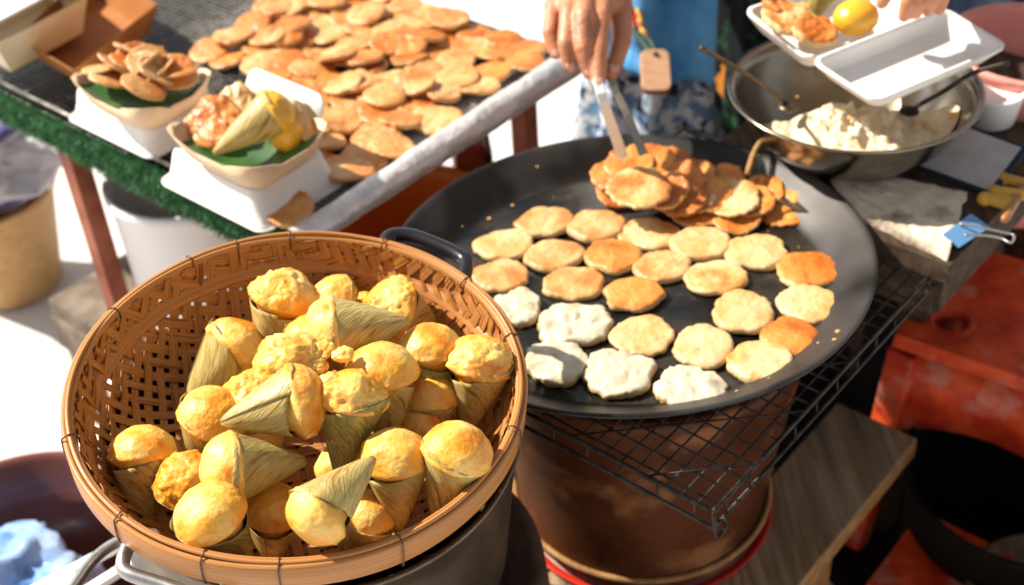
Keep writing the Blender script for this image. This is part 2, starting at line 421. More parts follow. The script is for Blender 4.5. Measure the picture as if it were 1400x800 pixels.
# crumbs and oil specks stuck to the wall and floor
for (x, y) in ((700, 268), (668, 286), (630, 300), (735, 232), (1130, 312), (1086, 200), (1140, 478), (1052, 518), (1008, 535), (1120, 470), (1145, 463)):
    P = atplane(x, y, PC + PN * (-.02), PN)
    q = prot.inverted() @ (P - PC)
    rr = math.hypot(q.x, q.y)
    zz = FZ if rr < .243 else FZ + (rr - .243) * .75
    q.z = zz + .001
    bm = BM(); ball(bm, (0, 0, 0), .0022 + rnd.random() * .0015, 2, (1, .8, .5), .3, 2, rnd.random() * 9)
    o = obj('crumb', bm, 'crumb', None, loc=PC + prot @ q)
    side = 'rear left wall' if x < 760 else ('front right edge' if y > 400 else 'rear right wall')
    tag(o, 'tiny fried batter crumb stuck on the %s of the iron pan' % side, 'crumb', 'crumbs stuck in the pan')

def pancake_mesh(seed, r=.037, th=.0125, irr=.09, lump=.0016, fuzz=.03, dome=.002):
    bm = BM(); NS, NR = 56, 13
    s = Vector((seed * 3.1, seed * 1.3, seed * .7))
    def outl(a):
        d = Vector((math.cos(a), math.sin(a), 0))
        return r * (1 + irr * fbm(d * 1.3 + s, 2) + fuzz * fbm(d * 6 + s * 2, 3))
    rings = []
    prof = []
    for i in range(1, NR + 1):
        t = i / NR
        prof.append((t * .9, 1.0))
    prof += [(.95, .93), (.985, .80), (1.0, .60), (1.0, .38), (.98, .16), (.93, .02)]
    tl_ = bm.verts.layers.float.new('top')
    top = bm.verts.new((0, 0, th + dome)); top[tl_] = 1
    for pi_, (t, h) in enumerate(prof):
        ring = []
        for k in range(NS):
            a = 2 * PI * k / NS; ro = outl(a) * t
            x, y = ro * math.cos(a), ro * math.sin(a)
            z = th * h + (dome * (1 - t * t) + lump * fbm(Vector((x, y, 0)) * 55 + s, 4) * (1 if h > .5 else .3)) * (1 if h > .3 else 0)
            v_ = bm.verts.new((x, y, max(z, 0))); v_[tl_] = 1.0 if pi_ < NR else max(0, 1 - (pi_ - NR + 1) * .22)
            ring.append(v_)
        rings.append(ring)
    for k in range(NS): bm.faces.new((top, rings[0][k], rings[0][(k + 1) % NS]))
    for i in range(len(rings) - 1):
        for k in range(NS):
            k2 = (k + 1) % NS
            bm.faces.new((rings[i][k], rings[i + 1][k], rings[i + 1][k2], rings[i][k2]))
    bm.faces.new([v for v in reversed(rings[-1])])
    return bm

for k in range(34):
    a_ = rnd.uniform(0, 2 * PI); rr_ = .235 * math.sqrt(rnd.uniform(.15, 1))
    bm = BM(); ball(bm, (0, 0, 0), rnd.uniform(.0007, .0018), 2, (1, .8, .5), .3, 2, rnd.random() * 9)
    o = obj('crumb', bm, 'crumb', None, loc=PC + prot @ Vector((rr_ * math.cos(a_), rr_ * math.sin(a_), FZ + .0006)))
    tag(o, 'tiny loose batter crumb on the oily floor of the iron pan', 'crumb', 'crumbs loose on the pan floor')
# (x, y, width, height, tone, label)
PK = [
 (746, 300, 78, 48, 'tan', 'pinkish tan pancake at the far left of the pan'),
 (690, 332, 80, 40, 'pale', 'pale pancake with one brown spot nearest the black pot handle'),
 (685, 373, 78, 50, 'tan', 'pale tan pancake directly above the white batter one at the basket rim'),
 (757, 347, 78, 50, 'tan', 'light tan pancake second in the diagonal row from the left edge'),
 (816, 306, 76, 48, 'tan', 'tan pancake with white edge just left below the tong heap'),
 (838, 347, 76, 52, 'brown', 'evenly browned pancake in the middle of the far left group'),
 (784, 385, 84, 52, 'tan', 'light orange oval pancake above the lumpy white batter cake'),
 (888, 316, 82, 42, 'half', 'tan pancake with white underside right below the large pale heap disc'),
 (905, 361, 80, 50, 'tan', 'golden tan pancake left of the pale frilly one'),
 (865, 399, 80, 50, 'brown', 'browned pancake with a torn cream edge in the pan centre'),
 (958, 330, 84, 46, 'pale', 'pale round pancake below the heap of stacked brown ones'),
 (978, 376, 86, 50, 'half', 'pale yellow pancake with a frilly torn lower edge'),
 (1035, 342, 84, 52, 'pale', 'large pale pancake with brown lower edge below the stacked rim discs'),
 (1106, 365, 88, 50, 'brown', 'orange brown pancake touching the right wall of the pan'),
 (1107, 411, 84, 58, 'pale', 'pale tan pancake below the orange one at the right wall'),
 (1017, 424, 82, 64, 'pale', 'large pale bumpy pancake right of the pan centre'),
 (1081, 456, 78, 56, 'brown', 'deep orange pancake with one white cut edge near the right rim'),
 (1041, 493, 84, 58, 'half', 'half browned pancake with pale lower half at the front right'),
 (961, 470, 80, 62, 'pale', 'pale pancake with a round brown spot on its top edge'),
 (877, 455, 86, 58, 'pale', 'smooth pale yellow pancake between raw ones and the centre'),
 (784, 442, 102, 62, 'raw', 'widest white raw batter cake with torn edges beside the basket'),
 (758, 492, 84, 64, 'raw', 'white raw batter cake closest to the basket rim at the front'),
 (848, 507, 92, 66, 'raw', 'raw white batter cake with a pointed tip on top'),
 (941, 527, 90, 60, 'raw', 'raw white batter cake nearest the front rim of the pan'),
 (706, 419, 70, 54, 'raw', 'white batter cake half hidden by the basket rim')]
for i, (x, y, wd, ht, tone, lab) in enumerate(PK):
    P = atplane(x, y + 3, PC + PN * (FZ + .006), PN)
    dist = (P - CAMP).dot(_F); r = wd / 2 / FPX * dist * 1.04
    raw = tone == 'raw'
    bm = pancake_mesh(i + 1.3, r, .0105 if raw else rnd.uniform(.0075, .0105), .20 if raw else .15, .0036 if raw else .0018, .10 if raw else .045, .003 if raw else rnd.uniform(-.001, .003))
    # foreshortened height tells how oval the cake is
    ky = max(.85, min(1.12, (ht - 6) / (wd * .62)))
    a = R(6)
    for v in bm.verts:
        v.co.y *= ky
    bmesh.ops.rotate(bm, verts=bm.verts, matrix=Matrix.Rotation(R(-4) + rnd.uniform(-.1, .1), 3, 'Z'))
    o = obj('coconut_pancake' if not raw else 'batter_cake', bm, tone, None, loc=P - PN * .0055, rot=prot)
    tag(o, lab, 'pancake', 'pancakes cooking in the pan')

# heap of browned pancakes at the tongs: (x, y, height above floor, tiltaxis azimuth, tilt deg, tone, w, label)
HP = [
 (1074, 292, 0.004, -110, 8, 'deep', 66, 'darkest pancake at the right foot of the heap'),
 (1060, 276, 0.01, -140, 12, 'deep', 64, 'second darkest pancake overlapping the one at the heap foot'),
 (1044, 262, 0.016, -140, 14, 'deep', 62, 'small dark pancake at the top of the right fan'),
 (1008, 300, 0.006, -100, 8, 'brown', 66, 'brown edged pancake at the heap front beside the pale round one'),
 (1026, 276, 0.016, -140, 13, 'brown', 68, 'golden pancake leaning right beside the dark fan'),
 (985, 250, 0.016, -130, 14, 'deep', 70, 'browned pancake at the rear right of the heap'),
 (1002, 272, 0.023, -125, 13, 'half', 76, 'large pale topped pancake in the right part of the heap'),
 (950, 290, 0.008, -95, 10, 'brown', 70, 'orange brown pancake low at the heap front in the middle'),
 (966, 268, 0.022, -130, 15, 'brown', 74, 'orange brown pancake in the heap centre facing the camera'),
 (948, 240, 0.022, -130, 14, 'deep', 66, 'browned pancake at the rear of the heap centre'),
 (934, 272, 0.024, -120, 15, 'deep', 72, 'dark pancake at the heap front right of the big pale disc'),
 (930, 248, 0.031, -130, 16, 'brown', 70, 'browned pancake behind the dark ones right of the tongs'),
 (914, 226, 0.03, -120, 15, 'deep', 66, 'small dark pancake at the very rear right of the tongs'),
 (908, 262, 0.034, -120, 16, 'brown', 74, 'dark edged pancake tucked right behind the big pale disc'),
 (892, 222, 0.038, -110, 15, 'brown', 68, 'browned pancake just right of the tong tips'),
 (846, 262, 0.014, -100, 14, 'deep', 66, 'low dark pancake at the left foot of the heap'),
 (862, 226, 0.04, -100, 15, 'deep', 68, 'browned pancake gripped by the white tong arm'),
 (840, 238, 0.034, -130, 16, 'deep', 66, 'dark browned pancake at the left end of the tong heap'),
 (874, 260, 0.046, -100, 12, 'half', 86, 'big pale disc with golden centre lying on the left of the heap'),
]
for i, (x, y, h, az, tl, tone, wd, lab) in enumerate(HP):
    P = atplane(x, y, PC + PN * (FZ + h), PN)
    dist = (P - CAMP).dot(_F); r = wd / 2 / FPX * dist
    bm = pancake_mesh(i + 40.7, r * .98, .0055, .14, .0016, .085, .0)
    # slightly bent discs
    for v in bm.verts: v.co.z += .0014 * math.sin(3 * math.atan2(v.co.y, v.co.x) + i) * (v.co.length / r) ** 2 + 1.0 * (v.co.x * v.co.x - .6 * v.co.y * v.co.y) * (1 if i % 2 else -.6)
    ax = Vector((-math.sin(R(az)), math.cos(R(az)), 0))
    q = prot @ Quaternion(ax, R(tl))
    o = obj('coconut_pancake', bm, tone, None, loc=P, rot=q)
    tag(o, lab, 'pancake', 'browned pancakes heaped under the tongs')

# ------------------------------------------------------------------ bamboo steamer basket
BN = Vector((math.tan(R(5)), math.tan(R(-5)), 1)).normalized()
BC = Vector((-.2101, -.2663, .8585)); BR = .2205
brot = UP.rotation_difference(BN)
bas = thing('bamboo_basket', 'round woven bamboo basket holding leaf cone cakes on the metal pot', 'basket', BC, rot=brot)
bprof = [(0, -.108), (.10, -.107), (.135, -.103), (.160, -.093), (.178, -.078), (.192, -.058), (.202, -.036), (.2065, -.012), (.2075, -.003)]
parc = [0]
for i in range(1, len(bprof)): parc.append(parc[-1] + math.hypot(bprof[i][0] - bprof[i-1][0], bprof[i][1] - bprof[i-1][1]))
SMAX = parc[-1]
def matpos(p, q, off):
    s = math.hypot(p, q)
    if s < 1e-6: return Vector((0, 0, bprof[0][1] + off))
    s2 = min(s, SMAX)
    for i in range(1, len(parc)):
        if s2 <= parc[i] + 1e-9: break
    t = (s2 - parc[i-1]) / (parc[i] - parc[i-1])
    r = bprof[i-1][0] * (1 - t) + bprof[i][0] * t; z = bprof[i-1][1] * (1 - t) + bprof[i][1] * t
    dr = bprof[i][0] - bprof[i-1][0]; dz = bprof[i][1] - bprof[i-1][1]; l = math.hypot(dr, dz)
    nr, nz = -dz / l, dr / l
    r += nr * off; z += nz * off
    return Vector((p / s * r, q / s * r, z))
SP = .0150; TH0 = R(14)
ct, st = math.cos(TH0), math.sin(TH0)
bm = BM(); uv = bm.loops.layers.uv.verify()
nst = int(SMAX / SP) + 1
for fam in (0, 1):
    for i in range(-nst, nst + 1):
        c = i * SP
        if abs(c) >= SMAX - .004: continue
        half = math.sqrt(SMAX ** 2 - c ** 2)
        wdt = SP * rnd.uniform(.74, .87) / 2
        n = int(2 * half / (SP / 3.0)) + 1
        prev = None; uo = rnd.random() * 50; vo = rnd.random() * 9
        for k in range(n + 1):
            s = -half + 2 * half * k / n
            ph = (s / SP) + (i if fam == 0 else i + 2)
            off = .0011 * max(-1, min(1, 1.9 * math.sin(PI / 2 * (ph if fam == 0 else -ph) + PI / 4)))
            if fam: off = -off if False else off
            ws = wdt * (1 + .06 * noise.noise(Vector((s * 30, i, fam))))
            a_, b_ = (s, c) if fam == 0 else (c, s)
            px_ = a_ * ct - b_ * st; py_ = a_ * st + b_ * ct      # the weave is looser on the left side
            ws *= 1 - .30 * max(0, min(1, (-px_ + .02) / .12)) * max(0, min(1, 1.2 - abs(py_ - .02) / .16))
            cur = []
            for (dv, do) in ((-ws, .0005), (ws, .0005), (ws, -.0005), (-ws, -.0005)):
                a, b = (s, c + dv) if fam == 0 else (c + dv, s)
                p = a * ct - b * st; q = a * st + b * ct
                rr = math.hypot(p, q)
                if rr > SMAX: p *= SMAX / rr; q *= SMAX / rr
                cur.append(bm.verts.new(matpos(p, q, off + do)))
            if prev:
                for j in range(4):
                    f = bm.faces.new((prev[j], prev[(j + 1) % 4], cur[(j + 1) % 4], cur[j]))
                    vv = [vo + (0 if jj in (0, 3) else 2 * ws) for jj in (j, (j + 1) % 4, (j + 1) % 4, j)]
                    su = (-half + 2 * half * (k - 1) / n)
                    for l, uvv in zip(f.loops, ((su + uo, vv[0]), (su + uo, vv[1]), (s + uo, vv[2]), (s + uo, vv[3]))): l[uv].uv = uvv
            prev = cur
obj('woven_wall', bm, 'bamboo', bas, smooth=False)
def wob(k):
    def f(r, z, a): return r * (1 + .004 * math.sin(2 * a + k)), z + .0012 * math.sin(3 * a + k) + .0008 * math.sin(7 * a + 2 * k)
    return f
bm = BM()
lathe(bm, [(.2135, -.028), (.2145, -.003), (.2155, -.0005), (.2185, 0), (.2205, -.002), (.2200, -.028), (.2185, -.030), (.2145, -.030), (.2135, -.028)], 180, rfun=wob(0))
hoop = obj('outer_hoop', bm, 'cane', bas)
bm = BM()
lathe(bm, [(.2085, -.024), (.2080, -.002), (.2095, .0008), (.2120, .0008), (.2133, -.001), (.2130, -.024), (.2085, -.024)], 180, rfun=wob(.6))
obj('inner_hoop', bm, 'cane', bas)
bm = BM()
tube(bm, [(.2138 * math.cos(2 * PI * k / 160), .2138 * math.sin(2 * PI * k / 160), .0012 + .001 * math.sin(9 * PI * k / 160)) for k in range(160)], .0022, 8, True)
obj('top_cane', bm, 'cane', bas)
bm = BM()
lathe(bm, [(.1975, -.040), (.2035, -.0275), (.2065, -.0265), (.2068, -.030), (.2000, -.044), (.1975, -.040)], 160, rfun=wob(1.0))
obj('lower_hoop', bm, 'cane', bas)
for (x, y) in ((157, 425), (257, 352), (322, 332), (396, 319), (527, 328), (641, 382), (708, 458), (715, 590), (545, 735), (380, 785), (273, 770), (152, 715), (88, 600)):
    P = brot.inverted() @ (atplane(x, y, BC, BN) - BC)
    a = math.atan2(P.y, P.x)
    er = Vector((math.cos(a), math.sin(a), 0))
    bm = BM()
    pts = [er * r + Vector((0, 0, z)) for (r, z) in ((.2070, -.027), (.2066, -.004), (.209, .0022), (.2138, .0042), (.2190, .0014), (.2217, -.003), (.2212, -.030), (.214, -.0325))]
    tube(bm, smoothpath(pts + [pts[0]], 3), .0008, 6)
    obj('rim_tie', bm, 'tie', hoop)

# ------------------------------------------------------------------ cone cakes
LN = .075
def cone_cake(x, y, rp, z, tx, ty, label, leaf='leaf', seed=0, dome=1.0, crumbly=False, up=False, L_=LN):
    D = at(x, y, z)
    kst = 1.22 if ty - y > 40 else 1.0
    L_ = L_ if kst > 1 else L_ * .88
    tx, ty = x + kst * (tx - x), y + kst * (ty - y)
    dist = (D - CAMP).dot(_F); r = rp / FPX * dist * 1.08
    # tip: point on the ray through (tx, ty) at distance L from D
    d = ray(tx, ty).normalized(); oc = CAMP - D
    b = d.dot(oc); c = oc.dot(oc) - L_ * L_; disc = b * b - c
    t = -b + ((-1 if up else 1) * math.sqrt(disc) if disc > 0 else 0)
    T = CAMP + d * t
    ax = (D - T).normalized()
    q = UP.rotation_difference(ax)
    rt = thing('leaf_cone_cake', label, 'cake', T, 'cone cakes piled in the basket', rot=q)
    H = (D - T).length
    s = Vector((seed * 2.3, seed, seed * .4))
    # dome
    bm = BM()
    g_ = bmesh.ops.create_icosphere(bm, subdivisions=5, radius=1.0)
    amp = .13 if crumbly else .05
    for v in g_['verts']:
        dd = v.co.normalized()
        k = 1 + amp * fbm(dd * 1.6 + s, 3) + (.055 if crumbly else .014) * fbm(dd * 8 + s, 3)
        zz = dd.z * (.86 if dd.z > 0 else .95)
        kk = k
        if dd.z > -.35 and dd.z < .12:           # a frilly skirt where batter meets leaf
            kk *= 1 + .05 * (1 - abs(dd.z + .12) / .24) * (1 + fbm(dd * 5 + s, 2))
        v.co = Vector((dd.x * kk, dd.y * kk, zz * k)) * r * dome
        v.co.z += H + r * .06
        hh = v.co.z / (H - r * .05)
        if hh < 1.04:
            q_ = math.hypot(v.co.x, v.co.y); lim = max(.001, r * .86 * max(hh, 0) ** .86 * .93 - .0006)
            if hh > .90: lim += (hh - .90) / .14 * r * .25
            if q_ > lim: v.co.x *= lim / q_; v.co.y *= lim / q_
            if v.co.z < .004: v.co.z = .004
    obj('cake_top', bm, 'cake', rt)
    # wrapped leaf
    bm = BM(); uvl = bm.loops.layers.uv.verify()
    turns = 1.35; NA, NH = 84, 16
    a0 = seed * 1.9
    rr = r * .86
    cutdir = seed * 2.7
    hm = H - r * .05
    def P(i, j):
        u = i / NA; v = j / NH
        th = a0 + u * turns * 2 * PI
        # mouth line: slanted
        top = hm * (1 + .14 * math.sin(th - cutdir) + .03 * math.sin(2 * th + seed) + .018 * noise.noise(Vector((th * 5, seed, 0)))) + (r * .12 * max(0, (u - .86) / .14))
        h = v * top
        rad = .0018 + rr * min(1.12, (h / hm)) ** .86
        rad *= 1 + .012 * (u * turns) + .022 * noise.noise(Vector((math.cos(th) * 2, math.sin(th) * 2, v * 2.2)) + s)
        rad += .0009 * u * turns
        # pleats
        rad *= 1 + .010 * math.sin(9 * th + 5 * v + seed)
        return Vector((rad * math.cos(th), rad * math.sin(th), h))
    gv = [[bm.verts.new(P(i, j)) for j in range(NH + 1)] for i in range(NA + 1)]
    for i in range(NA):
        for j in range(NH):
            f = bm.faces.new((gv[i][j], gv[i + 1][j], gv[i + 1][j + 1], gv[i][j + 1]))
            for l, (a_, b_) in zip(f.loops, ((i, j), (i + 1, j), (i + 1, j + 1), (i, j + 1))): l[uvl].uv = (a_ / NA + b_ / NH * .25, b_ / NH - a_ / NA * .3)
    obj('leaf_cone', bm, leaf, rt, solid=.0006)
    return rt

CK = [
 # x, y, r, z, tipx, tipy, label, leaf
 (320, 482, 46, .826, 262, 548, 'cone cake pointing down left, leftmost of the upper row', 'leaf', 0, 1),
 (460, 412, 34, .815, 515, 440, 'wrapped cone cake lying behind, partly hidden between the top ones', 'leaf', 0, 1),
 (540, 426, 42, .825, 605, 452, 'cone cake at the very back with a torn yellow top', 'leaf', 1, 1),
 (387, 412, 44, .862, 366, 486, 'upright cone cake highest in the basket at the back', 'leaf', 1, 0),
 (462, 454, 47, .872, 560, 440, 'big cone cake lying sideways with its point to the right', 'leaf', 0, 0),
 (588, 484, 43, .838, 588, 565, 'cone cake in a dark green folded leaf at the right', 'leaf_green', 0, 0),
 (655, 502, 43, .835, 640, 578, 'upright cone cake nearest the right wall of the basket', 'leaf', 1, 0),
 (522, 515, 47, .862, 528, 596, 'round topped cone cake standing right of the pile centre', 'leaf', 0, 0),
 (398, 500, 46, .885, 420, 580, 'crumbly cone cake at the top middle of the pile', 'leaf', 1, 0),
 (578, 592, 33, .790, 620, 560, 'small brownish cone cake sunk behind the two front right ones', 'leaf', 0, 0),
 (402, 550, 48, .880, 302, 578, 'big cone cake in the pile centre with its point to the left', 'leaf', 0, 0),
 (480, 550, 45, .872, 466, 634, 'cone cake with a crumbly yellow top standing right of the centre', 'leaf_green', 1, 0),
 (290, 572, 43, .835, 272, 634, 'cone cake left of the centre under the leftward pointing one', 'leaf', 0, 0),
 (195, 624, 43, .815, 198, 712, 'lone shaded cone cake at the far left by the wall', 'leaf', 0, 0),
 (256, 660, 40, .812, 286, 700, 'smaller round cake wedged between the left front ones', 'leaf', 1, 0),
 (374, 700, 38, .800, 372, 765, 'dark leaf cone cake sunk between the front ones', 'leaf', 0, 0),
 (320, 640, 47, .855, 418, 630, 'cone cake in the left front with its point to the right', 'leaf', 0, 0),
 (290, 708, 48, .848, 332, 768, 'big round topped cone cake at the front left rim', 'leaf_green', 0, 0),
 (540, 630, 45, .838, 545, 708, 'upright cone cake second from the right at the front', 'leaf', 0, 0),
 (624, 622, 46, .845, 600, 695, 'large smooth cone cake at the right front rim', 'leaf', 0, 0),
 (470, 640, 36, .785, 500, 690, 'shaded cone cake deep in the gap right of the pile centre', 'leaf', 0, 0),
 (505, 706, 34, .785, 470, 750, 'shaded cone cake low at the front between two upright ones', 'leaf', 0, 0),
 (350, 590, 36, .790, 330, 640, 'shaded cone cake under the leftward pointing one', 'leaf', 0, 0),
 (570, 545, 34, .785, 575, 600, 'shaded cone cake deep below the green leaf one', 'leaf', 0, 0),
 (430, 470, 40, .862, 418, 540, 'half hidden cone cake between the two largest upper ones', 'leaf', 0, 0),
 (345, 545, 38, .835, 330, 610, 'half hidden cone cake just left of the crumbly top one', 'leaf', 1, 0),
 (590, 545, 34, .810, 590, 600, 'dim cone cake below the green leaf one at the right', 'leaf', 0, 0),
 (438, 700, 44, .862, 512, 626, 'cone cake at the front centre with its point up to the right', 'leaf', 0, 0),
]
for i, (x, y, r, z, tx, ty, lab, lf, cr, _) in enumerate(CK):
    upw = i in (20,)
    cone_cake(x, y, r, z, tx, ty, lab, lf, seed=i * 1.37 + .5, crumbly=bool(cr), up=False)
# loose crumbs of cake lying on the pile and the weave
for k, (x, y, z, r) in enumerate(((440, 478, .90, .012), (432, 500, .895, .011), (450, 520, .895, .010), (610, 412, .80, .007), (425, 590, .86, .006), (498, 405, .83, .007), (275, 468, .79, .007), (228, 560, .77, .005), (345, 575, .86, .006), (462, 600, .85, .007), (470, 485, .90, .010))):
    bm = BM(); ball(bm, (0, 0, 0), r, 4, (1, .9, .6), .3, 1.6, k * 2.2)
    o = obj('cake_crumb', bm, 'cake', None, loc=at(x, y, z))
    big = r > .0085
    tag(o, 'crumbly yellow cake lump at the top middle of the cone pile' if big else 'small yellow cake crumb lying low among the cones and weave', 'crumb', 'loose crumbs among the cone cakes')

# ------------------------------------------------------------------ steaming pot under the basket
pot = thing('steamer_pot', 'worn aluminium pot carrying the bamboo basket', 'pot', BC + BN * -.30 + Vector((.010, 0, 0)), rot=brot)
bm = BM()
H0 = .30
lathe(bm, [(0, .004), (.17, .004), (.19, .012), (.199, .05), (.2020, .20), (.2020, H0 - .070), (.2060, H0 - .066), (.2075, H0 - .062), (.2060, H0 - .058), (.2025, H0 - .060), (.1990, H0 - .064),
           (.1985, H0 - .08), (.196, .06), (.185, .018), (0, .012)], 140)
obj('pot_body', bm, 'aluminium', pot)
def loc_on_pot(x, y, h):
    return brot.inverted() @ (atplane(x, y, BC + BN * h, BN) - (BC + BN * -.30 + Vector((.010, 0, 0))))
# black grip at the far right
bm = BM()
ga = [loc_on_pot(x, y, -.030) for (x, y) in ((524, 342), (532, 324), (560, 322), (600, 336), (628, 350), (637, 362), (632, 388))]
tube(bm, smoothpath(ga, 5), .0085, 12)
for v in bm.verts: pass
h = obj('black_handle', bm, 'bakelite', pot)
bm = BM()
ga = [loc_on_pot(x, y, -.045) for (x, y) in ((176, 745), (168, 768), (176, 784), (225, 800), (290, 824), (312, 820), (312, 800))]
tube(bm, smoothpath(ga, 5), .0065, 12)
sth = obj('steel_handle', bm, 'handle_metal', pot)
for (x, y) in ((186, 752), (306, 806)):
    bm = BM(); P = loc_on_pot(x, y, -.045); d = Vector((P.x, P.y, 0)).normalized()
    q = d * .203; q.z = P.z
    ball(bm, q, .011, 3, (1, 1, .7)); obj('handle_bracket', bm, 'handle_metal', sth)
# dark stove carrying the pot
SB = BC.copy(); SB.z = 0
st2 = thing('charcoal_stove', 'dark sooty stove under the metal pot', 'stove', (BC.x - .0, BC.y + .01, 0))
bm = BM()
lathe(bm, [(0, .0), (.17, .0), (.19, .02), (.205, .2), (.222, .40), (.230, .50), (.226, .545), (.21, .552), (.19, .54), (.18, .45), (0, .40)], 90, rfun=lambda r, z, a: (r * (1 + .01 * math.sin(4 * a)), z))
obj('stove_body', bm, 'clay_dark', st2)
bm = BM(); lathe(bm, [(.226, .44), (.2345, .445), (.2345, .462), (.227, .465)], 90); obj('stove_band', bm, 'wire', st2)

# ------------------------------------------------------------------ bench, clay stove, rack
BZ = .33
c1 = at(1145, 550, BZ); c2 = at(1255, 600, BZ)
bdir = -E1
bn = (c2 - c1); bn = (bn - E1 * bn.dot(E1)); BWD = bn.length; bn.normalize()
bench = thing('wooden_bench', 'low weathered plank bench under the clay stove', 'bench', (c1.x, c1.y, 0))
def plank(o0, wdt, length, mname, nm='plank', th=.036, z=BZ, par=bench, jit=0):
    bm = BM()
    mx = frame(bn, bdir, UP, Vector((o0.x, o0.y, z)))
    n = 24
    # box with worn edges
    for a in range(1):
        T = mx
        def pt(u, v, zz):
            k = .002 * noise.noise(Vector((u * 9, v * 60, jit)))
            return T @ Vector((u * wdt + k * (1 if u > .5 else -1), v * length, zz + .0015 * noise.noise(Vector((u * 3, v * 14, jit + 5)))))
        rows = []
        for k in range(n + 1):
            v = k / n
            rows.append([bm.verts.new(pt(0, v, -th)), bm.verts.new(pt(0, v, 0)), bm.verts.new(pt(.5, v, .0)), bm.verts.new(pt(1, v, 0)), bm.verts.new(pt(1, v, -th))])
        for k in range(n):
            for j in range(5):
                f = bm.faces.new((rows[k][j], rows[k][(j + 1) % 5], rows[k + 1][(j + 1) % 5], rows[k + 1][j]))
                f.material_index = 0 if j in (1, 2) else 1
        f = bm.faces.new(list(reversed(rows[0]))); f.material_index = 1
        f = bm.faces.new(rows[-1]); f.material_index = 1
    me_mat = [mname, 'wood_side']
    return obj(nm, bm, me_mat, par, world=True, smooth=False, bevel=.003)
plank(c1, BWD, .95, 'wood')
o2 = c1 - bn * .142 + bdir * .17
plank(o2, .138, .78, 'wood', jit=3)
plank(o2 - bn * .142 + bdir * -.04, .138, .80, 'wood', jit=7)
plank(o2 - bn * .284, .138, .80, 'wood', jit=9)
for (u, v) in ((.085, .22), (.085, .80), (-.38, .30), (-.38, .85)):
    p = c1 + bn * u + bdir * v
    bm = BM(); box(bm, (p.x, p.y, (BZ - .037) / 2), (.05, .05, BZ - .037), math.atan2(E1.y, E1.x))
    obj('leg', bm, 'wood_side', bench, world=True, smooth=False, bevel=.003)
bm = BM(); p = c1 + bn * .085 + bdir * .5; box(bm, (p.x, p.y, BZ - .075), (.56, .022, .06), math.atan2(E1.y, E1.x)); obj('apron_board', bm, 'wood_side', bench, world=True, smooth=False, bevel=.002)

sc_c = at(896, 700, BZ + .01)
SC = Vector((.5 * (PC.x + sc_c.x), .5 * (PC.y + sc_c.y) , BZ))
plate = thing('enamel_plate', 'red rimmed enamel plate under the brown clay stove', 'plate', (SC.x, SC.y, BZ))
bm = BM(); lathe(bm, [(0, .003), (.14, .003), (.168, .005), (.175, .009), (.177, .008), (.170, .003), (.16, .001), (0, .001)], 96); obj('plate_dish', bm, 'enamel_white', plate)
bm = BM(); lathe(bm, [(.167, .0075), (.176, .0115), (.1795, .0110), (.178, .006), (.170, .0035)], 96); obj('plate_rim', bm, 'enamel_red', plate)
stv = thing('clay_stove', 'brown glazed clay bucket stove under the griddle pan', 'stove', (SC.x, SC.y, BZ + .016))
HS = .325
bm = BM()
lathe(bm, [(0, 0), (.150, 0), (.171, .004), (.174, .014), (.169, .024), (.167, .034), (.174, .10), (.185, .18), (.195, .25), (.202, .30), (.206, .315), (.202, HS), (.187, HS), (.175, .30), (.16, .2), (0, .16)], 110,
      rfun=lambda r, z, a: (r * (1 + .006 * math.sin(3 * a + z * 9)), z))
obj('stove_body', bm, 'clay', stv)
bm = BM(); tube(bm, [((.1725) * math.cos(2 * PI * k / 90), .1725 * math.sin(2 * PI * k / 90), .022) for k in range(90)], .0042, 8, True); obj('foot_ring', bm, 'wood_side', stv)

# wire rack on the stove: two-layer grid
RZ = .684
rc = at(975, 700, RZ)
rkt = thing('wire_rack', 'black square wire grill rack between the pan and clay stove', 'rack', rc)
def wline(bm, a, b, r): tube(bm, [a, b], r, 6)
bm = BM()
LE1, LE2 = .60, .44
def rp(u, v, z=0): return E1 * u + E2 * v + UP * z
for k in range(26):
    u = .012 + k * (LE1 - .024) / 25
    wline(bm, rp(u, 0, .0), rp(u, LE2, .0), .0013)
for k in range(22):
    v = .02 + k * (LE2 - .03) / 21
    wline(bm, rp(0, v, -.0026), rp(LE1, v, -.0026), .0013)
obj('wire_grid', bm, 'wire', rkt)
bm = BM()
cr = [rp(0, .006), rp(0, LE2), rp(LE1, LE2), rp(LE1, 0), rp(.006, 0)]
tube(bm, cr + [rp(0, 0)], .0030, 8)
obj('rim_wire', bm, 'wire', rkt)
bm = BM()
tube(bm, [rp(-.004, -.004, -.018), rp(-.004, LE2, -.018), rp(LE1, LE2, -.018), rp(LE1, -.004, -.018), rp(-.004, -.004, -.018)], .0026, 8)
for k in range(13):
    v = .02 + k * .046
    wline(bm, rp(-.002, v, 0), rp(-.004, v, -.018), .0013); wline(bm, rp(v, -.002, 0), rp(v, -.004, -.018), .0013)
tube(bm, smoothpath([rp(0, 0, 0), rp(-.006, -.006, -.010), rp(-.004, -.008, -.030), rp(.006, -.012, -.022), rp(.012, -.006, -.014)], 5), .0022, 8)
obj('lower_rim', bm, 'wire', rkt)
# diagonal stiffening wires
bm = BM()
for k in range(7):
    wline(bm, rp(.03 + .05 * k, .0, .003), rp(.0, .03 + .05 * k, .003), .0011) if k % 2 else None
obj('brace_wire', bm, 'wire', rkt)

